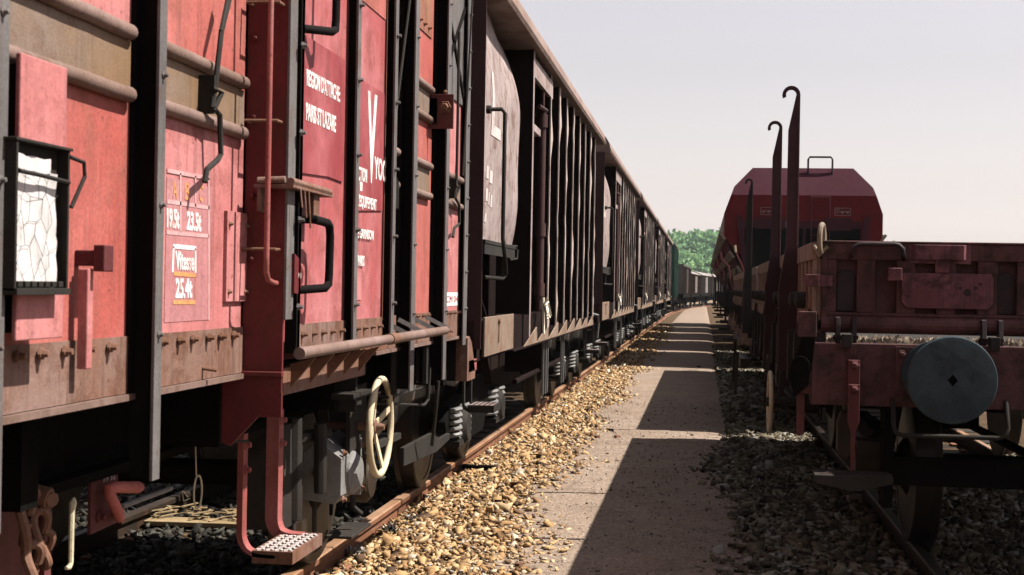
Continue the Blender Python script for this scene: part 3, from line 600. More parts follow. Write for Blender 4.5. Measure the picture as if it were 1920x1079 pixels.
# big frame post with its short head and the operating shaft
b = MB(); b.box(-1.76, -1.46, hx(2.55), hx(2.565), 1.24, 3.49); b.m = 1; b.box(-1.47, -1.46, hx(2.565), hx(2.66), 1.05, 3.49); b.box(-1.50, -1.462, hx(2.66), hx(4.15), 3.28, 3.44); b.box(-1.52, -1.465, hx(2.66), hx(3.2), 2.82, 2.88)
b.sheet(lambda u, v: (-1.60 + .06*math.sin(v*3.1), hx(2.70 + .55*u*(1-.2*v)), 1.6+1.2*v), 4, 10, (-.015, 0, 0)); b.build('frame_post', ['hopper_dark', 'hopper_lit'], hp)
b = MB(); y = hx(3.55); b.tube([(-1.49, y, 1.25), (-1.49, y, 3.12)], .035, 10)
for z in (1.45, 2.0, 3.0): b.tube([(-1.49, y, z-.06), (-1.49, y, z+.06)], .048, 10)
b.tube([(-1.49, y-.3, 3.1), (-1.46, y+.05, 3.1)], .02, 6); b.tube([(-1.49, y, 3.12), (-1.49, y, 3.3)], .018, 6); b.build('operating_shaft', 'shaft_brown', hp, True)
b = MB(); yk = hx(3.5); b.m = 0
for k in range(9):
    a0 = random.uniform(-1, 1); b.tube([(-1.44, yk, 1.30), (-1.41, yk+a0*.10, 1.34+random.uniform(-.1, .06)), (-1.39, yk+a0*.2, 1.30+random.uniform(-.12, .08))], .010, 5)
b.tube([(-1.45, yk, 1.38), (-1.44, yk, 1.05)], .014, 6); b.build('rope_knot', 'rope', hp)
rr = random.Random(5)
for k in range(8):
    y = hx(4.0 + k*.80); ph = rr.uniform(0, 6); am = rr.uniform(.012, .035); dent = rr.uniform(.2, .9)
    def edge(u, v, y=y, ph=ph, am=am, dent=dent):
        z = 1.09 + v*2.41
        def dn(c, w, a): return a*max(0, 1-abs(v-c)/w)
        wv = dn(dent, .09, am*6) + dn((dent*1.7+ph) % 1, .06, am*4.5) + dn((dent+.43+ph*.3) % 1, .16, am*2.2) + .004*math.sin(v*31+ph)
        yo = .003*math.sin(v*3+ph) + dn((dent+.33) % 1, .06, am*.5)
        return (-1.46 - dn((dent+.6) % 1, .05, am*.22), y + yo + u*(.042 + wv), z)
    b = MB(); b.sheet(edge, 2, 44, (-.012, 0, 0)); b.m = 1
    b.sheet(lambda u, v: (-1.76 + u*(edge(0, v)[0]+1.755), edge(0, v)[1]+.006, edge(0, v)[2]), 1, 44, (0, .012, 0))
    b.build('rib', ['hopper_rib', 'hopper_dark'], hp)
b = MB(); b.tube([(-1.46, hx(-.02), 2.66), (-1.36, hx(.0), 2.665), (-1.34, hx(.02), 2.64), (-1.34, hx(.02), 1.80), (-1.335, hx(.10), 1.68), (-1.34, hx(.22), 1.56), (-1.36, hx(.2), 1.53), (-1.46, hx(.02), 1.535)], .014, 8); b.tube([(-1.46, hx(-.02), 2.66), (-1.43, hx(-.02), 2.66)], .028, 8); b.build('grab_rail', 'frame_grey', hp, True)
# running gear, steps, straps, brake gear
def coil(cx, cy, z0, z1, r, w, turns):
    n = turns*10; return [(cx + r*math.cos(2*math.pi*k/10), cy + r*math.sin(2*math.pi*k/10), z0 + (z1-z0)*k/n) for k in range(n+1)]
for yb in (.75, 2.55, HL-2.55, HL-.75): wheelset(hp, XC, hx(yb))
for yc in (1.65, HL-1.65):
    for sd in (1, -1):
        X = XC + sd*1.02; b = MB()
        b.prism([(hx(yc-1.35), .52), (hx(yc-1.2), .62), (hx(yc-.5), .66), (hx(yc-.3), .78), (hx(yc+.3), .78), (hx(yc+.5), .66), (hx(yc+1.2), .62), (hx(yc+1.35), .52), (hx(yc+1.3), .44), (hx(yc+.55), .46), (hx(yc+.4), .30), (hx(yc-.4), .30), (hx(yc-.55), .46), (hx(yc-1.3), .44)], 'X', X-.04, X+.04)
        b.build('bogie_side_frame', 'frame_black', hp, bevel=.01)
        for dd in (-.9, .9):
            b = MB(); b.lathe([(-.06, .10), (-.06, .14), (.05, .14), (.085, .10), (.085, .05)], (X+.05*sd, hx(yc+dd), .46), 'X', 14)
            b.box(X-.06, X+.11, hx(yc+dd-.26), hx(yc+dd+.26), .33, .37)
            b.box(X-.05, X+.06, hx(yc+dd-.1), hx(yc+dd+.1), .36, .5); b.build('axle_box', 'frame_grey', hp, True)
        for dd in (-1.1, -.7, .7, 1.1):
            b = MB(); b.tube(coil(X+.04, hx(yc+dd), .375, .60, .065, .016, 5), .017, 6); b.build('coil_spring', 'valve_grey', hp, True)
def hop_step(y, z=.60):
    b = MB(); b.box(-1.58, -1.40, y, y+.012, z-.05, z); b.box(-1.58, -1.40, y+.33, y+.342, z-.05, z); b.box(-1.41, -1.40, y, y+.34, z-.05, z); b.m = 1
    for k in range(8):
        pts = [(-1.575 + .018*j, y + .02 + k*.04 + (.010 if j % 2 else -.010), z-.006) for j in range(10)]
        for p, q in zip(pts, pts[1:]): b.bar(p, q, .005, .012)
    b.m = 0
    for yy in (y, y+.30): b.prism([(-1.62, 1.05), (-1.605, 1.05), (-1.605, z), (-1.56, z-.04), (-1.56, z-.055), (-1.61, z-.03), (-1.62, z)], 'Y', yy, yy+.04)
    return b.build('footstep', ['frame_grey', 'hopper_lit'], hp)
hop_step(hx(.15), .66); hop_step(hx(HL-.5), .62)
b = MB()
for y in (4.55, 4.78, 4.95, 6.4, 6.62): b = MB(); b.box(-1.57, -1.55, hx(y), hx(y+.03), .40, .96); b.build('hanger_strap', 'valve_grey', hp)
b = MB(); b.box(-1.60, -1.50, hx(HL-.62), hx(HL-.3), 1.24, 1.34); b.tube([(-1.52, hx(HL-1.0), 1.14), (-1.42, hx(HL-.55), 1.10), (-1.42, hx(HL-.4), 1.0), (-1.44, hx(HL-.35), .78)], .016, 6); b.build('brake_lever', 'valve_grey', hp)
b = MB(); b.prism([(hx(3.6), .98), (hx(6.8), .98), (hx(6.2), .46), (hx(4.2), .46)], 'X', -3.0, -2.0); b.box(-3.3, -1.62, hx(5.0), hx(5.1), .6, .95); b.tube([(-1.66, hx(3.2), .62), (-1.66, hx(7.4), .62)], .025, 8); b.build('discharge_chute', 'hopper_dark', hp)
buffers(hp, XC, HY+.0, -.9, 'frame_black'); buffers(hp, XC, hx(HL), .8, 'frame_black')
labs = ['second dark ribbed hopper from the red goods wagon, scuffed pale panel above a small ledge',
        'third dark ribbed hopper from the red goods wagon, its pale panel a narrow stripe',
        'fourth dark ribbed hopper from the red goods wagon, a narrow sliver under the roof line',
        'farthest dark ribbed hopper, the one just before the green wagon']
for k, lb in enumerate(labs):
    c = copy_tree(hp); c.location.y = HY + PITCH*(k+1); c['label'] = lb
# ================================================================== simple far wagons
def far_wagon(name, label, cat, ox, oy, L, h, mats, rot=0, roof=True, group='wagons standing beyond the brown hoppers', hw=1.38):
    r = thing(name, (0, 0, 0), label, cat, group)
    b = MB(); b.box(-hw, hw, 0, L, 1.15, h); b.build('body', mats[0], r)
    for k in range(9):
        y = .05 + k*(L-.2)/8
        for s in (-1, 1): b = MB(); b.box(s*hw, s*(hw+.09), y, y+.1, 1.05, h-.05); b.build('stanchion', mats[1], r)
    for x in (-hw*.6, 0, hw*.6): b = MB(); b.box(x-.06, x+.06, -.08, 0, 1.1, h-.1); b.build('stanchion', mats[1], r)
    for s in (-1, 1):
        b = MB(); b.box(s*(hw+.01), s*(hw+.06), L*.38, L*.62, 1.2, h-.15); b.build('door', mats[2], r)
    b = MB()
    if roof:
        b.prism([(-hw-.12, h-.02)] + [(x*(hw+.12), h + .4*(1-x*x)) for x in np.linspace(-1, 1, 11)] + [(hw+.12, h-.02)], 'Y', -.1, L+.1); b.build('roof', mats[3], r, True)
    else:
        for s in (-1, 1): b.box(s*hw-.05, s*hw+.05, -.05, L+.05, h, h+.1)
        b.box(-hw, hw, -.05, .05, h, h+.1); b.build('top_rail', mats[3], r)
    b = MB(); b.box(-hw-.05, hw+.05, -.05, L+.05, .9, 1.15); b.box(-.9, .9, .8, L-.8, .5, .9); b.build('underframe', 'frame_black', r)
    for y in (1.6, L-1.6): wheelset(r, 0, y, hang=False)
    buffers(r, 0, -.05, -1, 'frame_grey')
    r.location = (ox, oy, 0); r.rotation_euler = (0, 0, rot); return r
far_wagon('covered_wagon', 'bright green covered wagon at the far end of the brown hoppers', 'goods wagon', XC, HY+PITCH*5, 10.6, 3.6, ('green_paint', 'green_paint', 'plate_red', 'hopper_roof'))
K = .00075
def cx_(y): return XC + K*max(0, y-80)**2
specs = [(93, 'open_wagon', 'grey open wagon with a plain end wall, nearest of those past the green wagon', False, 3.0, ('far_grey', 'far_brown', 'far_grey', 'far_grey')),
         (107, 'covered_wagon', 'brown covered wagon with a pale roof just behind the grey open wagon', True, 2.65, ('far_brown', 'far_brown', 'far_pale', 'far_pale')),
         (121, 'covered_wagon', 'middle brown covered wagon in the bend of the far track below the wooded hill', True, 2.7, ('far_brown', 'far_grey', 'far_pale', 'far_pale')),
         (135, 'covered_wagon', 'covered wagon with pale doors in the bend, close beside the last red hopper', True, 2.7, ('far_grey', 'far_brown', 'far_pale', 'far_pale')),
         (149, 'covered_wagon', 'last covered wagon in the bend, farthest away and partly behind the red hoppers', True, 2.7, ('far_brown', 'far_grey', 'far_brown', 'far_pale'))]
for y, nm, lb, rf, h, mats in specs:
    far_wagon(nm, lb, 'goods wagon', cx_(y), y, 12.4, h, mats, -math.atan(2*K*(y+6-80)), rf)
# ================================================================== low-sided flat wagon A, right track
XR = 2.02; AY, AE = 7.62, 15.25; LXR = .575
XRR = 2*XR - LXR
fw = thing('flat_wagon', (XR, AY, 0), 'maroon low-sided flat wagon with a big round buffer facing the camera', 'flat wagon', 'low-sided flat wagons on the right track')
def Q(px, py, Y=AY): return at(px, py, Y=Y)
b = MB(); zt, zb = 1.212, .885
b.box(LXR, XRR, AY, AY+.012, zb, zt); b.box(LXR, XRR, AY+.012, AY+.12, zt-.014, zt); b.box(LXR, XRR, AY+.012, AY+.12, zb, zb+.012)
b.box(LXR-.001, LXR+.012, AY+.012, AY+.14, zb+.012, zt-.014)
b.build('headstock', 'maroon', fw, bevel=.004)
b = MB(); b.box(.62, 3.42, AY+.13, AE-.02, 1.14, 1.185)
for x in (.95, 1.5, 2.5, 3.05): b.box(x, x+.1, AY+.12, AE-.1, .86, 1.14)
b.box(LXR+.05, LXR+.12, AY+.13, AE, .93, 1.16); b.box(XRR-.12, XRR-.05, AY+.13, AE, .93, 1.16); b.box(LXR, XRR, AE-.1, AE, .88, 1.21)
b.build('underframe', 'frame_black', fw)
b = MB(); b.box(.64, 3.4, AY+.135, AE-.03, 1.1855, 1.188); b.build('floor', 'frame_grey', fw)
b = MB()
rn = random.Random(3)
for k in range(3200):
    x, y = rn.uniform(.66, 3.38), AY + .1 + 1.5*rn.random()**1.5; s = rn.uniform(.008, .028); a = rn.uniform(0, 3)
    b.add([(x+s*math.cos(a), y+s*math.sin(a), 1.186 + (.028 if y < AY+.13 else 0)), (x-s*math.sin(a), y+s*math.cos(a), 1.187 + (.028 if y < AY+.13 else 0)), (x-s*math.cos(a), y-s*math.sin(a), 1.186 + (.028 if y < AY+.13 else 0)), (x, y, 1.186+s*1.2 + (.028 if y < AY+.13 else 0))], [(0, 1, 3), (1, 2, 3), (2, 0, 3)])
o = b.build('gravel_remains', 'pale_tan', fw); o['kind'] = 'stuff'
# drop end: pressed frame with recessed fields
EX0, EX1 = .625, XRR-.05; EY = AY+.10
ez0, ez1 = 1.262, 1.752
def ex_(px): return Q(px, 540, EY).x
b = MB()
b.box(EX0, EX1, EY+.045, EY+.055, ez0+.04, ez1-.02)                       # back sheet
fields = [(1568, 1606), (1641, 1681), (1716, 1756), (1792, 1833), (1870, 1907)]
fx = [(ex_(a), ex_(c)) for a, c in fields]; stp = fx[-1][0] - fx[-2][0]
while fx[-1][1] + stp < EX1 - .06: fx.append((fx[-1][0]+stp, fx[-1][1]+stp))
fz0, fz1 = 1.372, 1.652
xs = EX0
for a, c in fx: b.box(xs, a, EY, EY+.045, fz0, fz1); xs = c
b.box(xs, EX1, EY, EY+.045, fz0, fz1)
b.box(EX0, EX1, EY-.004, EY+.05, fz1, ez1-.012); b.box(EX0, EX1, EY-.012, EY+.055, ez1-.012, ez1)
b.box(EX0, EX1, EY-.003, EY+.05, 1.355, fz0); b.tube([(EX0, EY+.02, 1.31), (EX1, EY+.02, 1.31)], .048, 16)
b.box(EX0, EX0+.03, EY-.01, EY+.06, ez0+.03, ez1-.015)
end = b.build('drop_end', 'maroon', fw, bevel=.004)
for a, c in fx[:1] + fx[4:]:
    b = MB()
    cx2 = (a+c)/2; hw2 = (c-a)/2 - .004
    b.prism([(cx2-hw2, fz0+.004), (cx2+hw2, fz0+.004), (cx2+hw2, fz0+.19)] + [(cx2 + hw2*math.cos(t), fz0+.19 + .035*math.sin(t)) for t in np.linspace(.2, math.pi-.2, 8)] + [(cx2-hw2, fz0+.19)], 'Y', EY+.034, EY+.044)
    b.build('pressed_field', 'maroon_dark', end, bevel=.006)
x0, x1 = ex_(1690), ex_(1862); zc0, zc1 = Q(1700, 578, EY).z, Q(1700, 512, EY).z; ch = .03
b = MB(); b.prism([(x0, zc1), (x1-ch*.4, zc1), (x1, zc1-ch), (x1, zc0+ch), (x1-ch, zc0), (x0+ch, zc0), (x0, zc0+ch)], 'Y', EY-.016, EY-.001)
b.m = 1
for px, py, r in ((1814, 549, .020), (1801, 541, .009), (1829, 541, .010), (1838, 533, .009), (1702, 556, .008)):
    q = Q(px, py, EY-.017); n = 11; b.add([(q.x + r*(1+.25*math.sin(3*t+px))*math.cos(t), EY-.0175, q.z + r*math.sin(t)) for t in np.linspace(0, 2*math.pi, n+1)[:-1]], [tuple(range(n))])
b.build('label_plate', ['maroon_pink', 'maroon_dark'], end, bevel=.003)
x0, x1 = ex_(1707), ex_(1812); zA, zB = Q(1760, 460, EY).z, Q(1760, 488, EY).z
b = MB(); b.prism([(x0+.02, EY-.03), (x1-.02, EY-.03), (x1, EY-.005), (x0, EY-.005)], 'Z', zB, zA); b.box(x0-.01, x1+.02, EY-.008, EY-.003, zB-.02, zA+.004); b.box(ex_(1752), ex_(1778), EY-.02, EY-.004, Q(1760, 512, EY).z, zB)
b.build('catch_plate', 'maroon_pink', end, bevel=.004)
b = MB(); zh, zl = Q(1640, 458, EY-.05).z, Q(1640, 478, EY-.05).z; xa, xb = ex_(1597), ex_(1690)
b.tube([(xa-.01, EY-.003, zl-.012), (xa, EY-.05, zl), (xa+.005, EY-.055, zh-.02), (xa+.03, EY-.055, zh-.002), (xa+.05, EY-.055, zh), (xb-.05, EY-.055, zh), (xb-.025, EY-.055, zh-.004), (xb-.003, EY-.055, zh-.025), (xb, EY-.05, zl), (xb+.012, EY-.003, zl-.02)], .013, 10); b.build('hand_bar', 'maroon_dark', end, True)
b = MB(); b.box(ex_(1662), ex_(1688), EY-.07, EY-.001, Q(1675, 527, EY).z, Q(1675, 503, EY).z); b.build('stop_block', 'maroon_pink', end, bevel=.004)
b = MB(); b.box(Q(1508, 540, EY).x, Q(1535, 540, EY).x, EY-.03, EY-.012, Q(1520, 538, EY).z, Q(1520, 515, EY).z); b.box(Q(1535, 540, EY).x, Q(1560, 540, EY).x, EY-.02, EY-.002, Q(1520, 537, EY).z, Q(1520, 516, EY).z); b.build('corner_catch', 'maroon_pink', end, bevel=.003)
for px in (1586, 1858):
    xc = ex_(px); b = MB()
    for s in (-1, 1): b.prism([(EY-.055, 1.345), (EY-.02, 1.35), (EY-.0, 1.21), (EY-.06, 1.205), (EY-.075, 1.25)], 'X', xc+s*.042-.012, xc+s*.042+.012)
    b.m = 1; b.box(xc-.025, xc+.025, AY-.045, AY+.02, 1.19, 1.26); b.tube([(xc-.065, EY-.035, 1.24), (xc+.065, EY-.035, 1.24)], .012, 8)
    b.build('hinge', ['maroon_dark', 'frame_grey'], end, bevel=.003)
# buffer
for s in (-1, 1):
    bx_ = XR + s*.86 if s > 0 else 1.20
    b = MB(); by = AY
    b.lathe([(-.55, .193), (-.548, .208), (-.535, .213), (-.518, .213), (-.505, .193), (-.49, .09), (-.28, .09), (-.28, .115), (-.03, .13), (-.03, .17), (0, .17)], (bx_, by, 1.063), 'Y', 56); b.build('buffer', 'buffer_grey', fw, True)
    if s < 0:
        b = MB(); n = 40
        b.lathe([(-.5515, .207), (-.5505, .1)], (bx_, by, 1.063), 'Y', n)
        b = MB(); b.prism([(bx_-.024, 1.063), (bx_, 1.034), (bx_+.024, 1.063), (bx_, 1.092)], 'Y', by-.5508, by-.549); b.build('lifting_hole', 'frame_black', fw)
    b = MB(); b.box(bx_-.20, bx_+.20, AY-.012, AY-.001, .90, 1.20)
    for sx in (-.17, .17):
        for sz in (.94, 1.16): b.bolt(bx_+sx, AY-.012, sz, .016, .02, 'Y')
    b.build('buffer_plate', 'maroon', fw, bevel=.002)
# shunter's rail under the buffer
for xa, xb in ((Q(1673, 770).x, Q(1886, 770).x),):
    z0, z1 = Q(1780, 766).z, Q(1780, 819, AY-.05).z
    b = MB(); yy = AY-.06; n = .05
    b.tube([(xa, AY+.0, .93), (xa, AY-.02, .89), (xa, yy, z1+n), (xa+.012, yy, z1+.012), (xa+n, yy, z1), (xb-n, yy, z1), (xb-.012, yy, z1+.012), (xb, yy, z1+n), (xb, AY-.02, .89), (xb, AY, .93)], .0125, 10); b.build('shunter_rail', 'frame_grey', fw, True)
# hanging step
xs_ = Q(1600, 700).x
b = MB(); b.box(xs_-.03, xs_+.03, AY-.035, AY-.001, Q(1600, 700).z-.12, Q(1600, 675).z); b.prism([(xs_-.03, 1.0), (xs_+.03, 1.0), (xs_+.03, .80), (xs_+.012, .75), (xs_+.010, .55), (xs_-.012, .55), (xs_-.012, .75), (xs_-.03, .80)], 'Y', AY-.05, AY-.035)
for pz in (685, 730): b.bolt(xs_, AY-.045, Q(1600, pz).z, .018, .03, 'Y')
b.build('step_hanger', 'plate_red', fw, bevel=.003)
xa, xb = Q(1523, 890).x, Q(1667, 890).x; zs = Q(1600, 886).z
b = MB(); b.box(xa, xb, AY-.16, AY+.06, zs-.004, zs+.002); b.prism([(xa, zs), (xb, zs), (xb, zs-.035), ((xa+xb)/2+.03, zs-.075), ((xa+xb)/2-.03, zs-.075), (xa, zs-.04)], 'Y', AY-.162, AY-.156)
b.m = 1
for k in range(9):
    x = xa+.03 + k*.04; b.bar((x, AY-.14+(k % 2)*.05, zs+.004), (x+.05, AY-.06-(k % 2)*.05, zs+.004), .006, .006)
b.build('footstep', ['frame_grey', 'maroon_dark'], fw, bevel=.002)
# wheels and gear
wheelset(fw, XR+.02, 8.72); wheelset(fw, XR+.02, 13.7)
for y in (8.72, 13.7):
    for s in (-1, 1):
        X = XR + .02 + s*1.03; b = MB(); b.lathe([(-.1, .1), (-.1, .135), (.08, .135), (.10, .1), (.1, .04)], (X, y, .46), 'X', 16); b.box(X-.09, X+.09, y-.12, y+.12, .38, .60); b.build('axle_box', 'grease_brown', fw, True)
        b = MB()
        for k in range(7):
            h = .60-.07*k
            b.sheet(lambda u, v: (X-.05+.1*v, y-h+2*h*u, .62 + .014*k + .09*(abs(u-.5)*2*h/.6)**2), 10, 1, (0, 0, .0125))
        b.prism([(y-.6, .9), (y-.17, .55), (y-.15, .28), (y-.13, .28), (y-.13, .62), (y+.13, .62), (y+.13, .28), (y+.15, .28), (y+.17, .55), (y+.6, .9)], 'X', X+.10, X+.112); b.build('leaf_spring', 'frame_black', fw)
b = MB(); b.box(1.05, 3.1, 8.05, 8.15, .42, .57); b.box(1.0, 1.05, 8.0, 8.2, .3, .9); b.box(1.5, 1.8, 9.6, 10.6, .6, .9); b.tube([(2.0, 8.2, .5), (2.0, 13, .5)], .03, 8); b.box(2.15, 2.2, 7.8, 7.86, .5, .9); b.box(2.3, 2.45, 7.9, 8.0, .6, .9)
b.build('brake_beam', 'frame_black', fw)
xa, xb = Q(1568, 840, 8.1).x, Q(1600, 840, 8.1).x; b = MB(); b.prism([(xa+.02, .82), (xb-.02, .82), (xb, .76), (xb, .60), (xb-.03, .55), (xa+.03, .55), (xa, .60), (xa, .76)], 'Y', 8.05, 8.14); b.box(xa+.03, xb-.03, 8.06, 8.12, .82, .95); b.build('brake_block', 'grease_brown', fw, bevel=.015)
# drop sides with pressed pilasters
def side(root, x, y0, y1, out, mt='board_tan'):
    n = max(2, int((y1-y0)/2.4)); L = (y1-y0)/n
    b = MB(); b.box(x+out*.01, x-out*.05, y0, y1, 1.10, 1.262); b.build('side_rail', 'maroon_dark', root, bevel=.004)
    for k in range(n):
        a, c = y0+k*L+.003, y0+(k+1)*L-.003; b = MB()
        b.box(x+out*.0, x-out*.03, a, c, 1.27, 1.73); b.box(x+out*.03, x-out*.035, a, c, 1.65, 1.745); b.box(x+out*.025, x-out*.03, a, c, 1.25, 1.33)
        m_ = int(L/.3)
        for j in range(m_+1): b.box(x+out*.022, x, a+j*(c-a-.07)/m_, a+j*(c-a-.07)/m_+.07, 1.33, 1.65)
        b.build('drop_side', mt, root, bevel=.004)
side(fw, LXR+.03, AY+.12, AE-.05, -1); side(fw, XRR-.03, AY+.12, AE-.05, 1)
def stake(root, X, y, h, z0, mt='stake_red', cr_=.055, wid=.13):
    """upright with a taper and a hook bent back towards the path"""
    b = MB(); w2 = wid/2; th = .04
    zb_, zk = 1.52, 1.76
    pr = [(X-w2-.012, z0), (X+w2-.012, z0), (X+w2-.012, zb_), (X+.035, zk), (X+.033, h-.02)] + [(X+.033-cr_ + cr_*math.cos(t), h-.02+cr_*math.sin(t)) for t in np.linspace(0, math.pi*1.12, 10)][1:]
    ro = .022
    pr += [(X+.033-cr_ + (cr_-ro)*math.cos(t), h-.02+(cr_-ro)*math.sin(t)) for t in np.linspace(math.pi*1.12, 0.15, 9)] + [(X-.036, h-.24), (X-.038, zk), (X-w2-.012, zb_)]
    n = len(pr)
    b.prism(pr, 'Y', y, y+th); b.m = 1; b.prism([(X+.02, zk), (X+.034, zk), (X+.032, h-.2), (X+.02, h-.2)], 'Y', y-.008, y)
    b.prism([(X-w2-.012, z0), (X-w2, z0), (X-w2, zb_-.01), (X-.034, zk), (X-.038, zk), (X-w2-.012, zb_)], 'Y', y-.004, y)
    return b.build('stake', [mt, 'shaft_brown'], root, bevel=.003)
stake(fw, .545, 8.98, 2.72, .98); stake(fw, .545, 11.0, 2.74, 1.0)
def side_gear(root, x, y0, y1, seed, mt):
    r_ = random.Random(seed)
    y = y0
    while y < y1:
        b = MB(); b2 = MB()
        b.lathe([(-.06, .02), (-.05, .045), (-.02, .05), (0, .05)], (x, y, 1.43), 'X', 10)
        b.prism([(y-.03, 1.25), (y+.03, 1.25), (y+.04, 1.05), (y+.07, .96), (y-.02, .94), (y-.05, 1.02)], 'X', x-.06, x)
        if r_.random() < .8: b2.bar((x-.03, y+.2, 1.2), (x-.05+r_.uniform(-.03, .02), y+.22+r_.uniform(-.1, .1), r_.uniform(.75, .95)), .035, .035)
        if r_.random() < .6: b2.box(x-.07, x+.02, y+.42, y+.55, .84, .98)
        if r_.random() < .5: b2.tube([(x-.02, y+.1, 1.35), (x-.05, y+.15, 1.1), (x-.02, y+.35, 1.0)], .012, 6)
        b.build('side_bolt', 'frame_grey', root, True)
        b2.bar((x, y+.2, 1.22), (x-.03, y+.2, 1.16), .05, .05)
        b2.build('securing_gear', mt, root)
        y += r_.uniform(.55, .75)
side_gear(fw, LXR-.005, AY+.5, AE-.2, 2, 'maroon_dark')
# small hand brake wheel on the side
b = MB(); hx2, hy2, hz2 = .43, 9.1, .78
b.tube([(hx2, hy2 + .185*math.cos(t), hz2 + .185*math.sin(t)) for t in np.linspace(0, 2*math.pi, 29)[:-1]], .013, 8, True); hw2_ = b.build('handwheel', 'cream_paint', fw, True)
for k in range(4):
    b = MB(); t = R(10+90*k); b.bar((hx2+.03, hy2, hz2), (hx2, hy2+.185*math.cos(t), hz2+.185*math.sin(t)), .03, .01, (1, 0, 0)); b.build('spoke', 'rust_iron', hw2_)
b = MB(); b.tube([(hx2-.02, hy2, hz2), (.75, hy2, hz2)], .03, 8); b.build('handwheel_shaft', 'frame_grey', fw, True)
# corner gear: hook ring on the side corner, side lever, bracket
b = MB(); q = Q(1541, 448, AY+.1)
b.tube([(q.x + .022*math.sin(t*.5), q.y, q.z + .075*math.cos(t)) if False else (q.x + .014*math.sin(t), q.y + .03*math.sin(t), q.z + .075*math.cos(t)) for t in np.linspace(0, 2*math.pi, 17)[:-1]], .015, 8, True)
b.tube([(q.x-.045, q.y+.02, q.z-.03), (q.x-.01, q.y, q.z-.09), (q.x+.03, q.y, q.z-.04)], .014, 8); b.build('corner_hook', 'pale_tan', fw, True)
b = MB(); b.box(LXR-.075, LXR+.02, AY-.01, AY+.02, 1.24, 1.375); b.build('corner_bracket', 'maroon', fw, bevel=.004)
b = MB(); b.prism([(LXR-.02, 1.39), (LXR+.03, 1.36), (LXR+.005, 1.12), (LXR-.02, .98), (LXR-.09, .92), (LXR-.12, 1.05), (LXR-.07, 1.18)], 'Y', AY-.005, AY+.03); b.lathe([(-.02, .05), (.03, .05)], (LXR-.06, AY, 1.09), 'Y', 14); b.build('side_lever', 'frame_black', fw, bevel=.004)
b = MB(); b.box(LXR-.08, LXR+.0, AY+.02, AY+.10, .94, .985); b.box(LXR-.07, LXR-.02, AY+.04, AY+.10, .985, 1.04); b.box(LXR-.07, LXR-.03, AY+.05, AY+.09, .72, .94); b.build('lamp_bracket', 'plate_red', fw, bevel=.004)
# ================================================================== second low-sided wagon B
BY, BE = 16.0, 27.9
f2 = thing('flat_wagon', (XR, BY, 0), 'second low-sided flat wagon, between the nearest flat wagon and the red hopper', 'flat wagon', 'low-sided flat wagons on the right track')
b = MB(); b.box(LXR, XRR, BY, BY+.12, .885, 1.21); b.box(LXR, XRR, BE-.12, BE, .885, 1.21); b.build('headstock', 'maroon', f2)
b = MB(); b.box(.62, 3.42, BY+.12, BE-.12, 1.14, 1.185)
for x in (.66, 1.5, 2.5, 3.3): b.box(x, x+.1, BY+.12, BE-.12, .86, 1.14)
b.build('underframe', 'frame_black', f2)
for y in (BY+.1, BE-.15):
    b = MB(); b.box(.63, XRR-.06, y, y+.05, 1.262, 1.74); b.build('drop_end', 'maroon', f2)
side(f2, LXR+.03, BY+.12, BE-.1, -1); side(f2, XRR-.03, BY+.12, BE-.1, 1); side_gear(f2, LXR-.005, BY+.3, BE-.2, 8, 'board_tan')
stake(f2, .50, BY+.05, 2.70, 1.0, 'frame_grey', .045, .10)
for y in (BY+2.0, BE-2.0): wheelset(f2, XR+.02, y)
buffers(f2, XR, BY, -.5, 'frame_grey'); buffers(f2, XR, BE, .6, 'frame_grey'); buffers(fw, XR, AE, .5, 'frame_grey')
b = MB(); b.box(.46, .56, BY+1.2, BY+2.8, .55, .66); b.box(.5, .56, BY+3.5, BY+7, .7, .8); b.bar((.44, BY+4, .2), (.46, BY+4, .8), .04, .04); b.bar((.40, BY+1.0, .25), (.42, BY+1, .75), .035, .035); b.build('brake_rigging', 'grease_brown', f2)
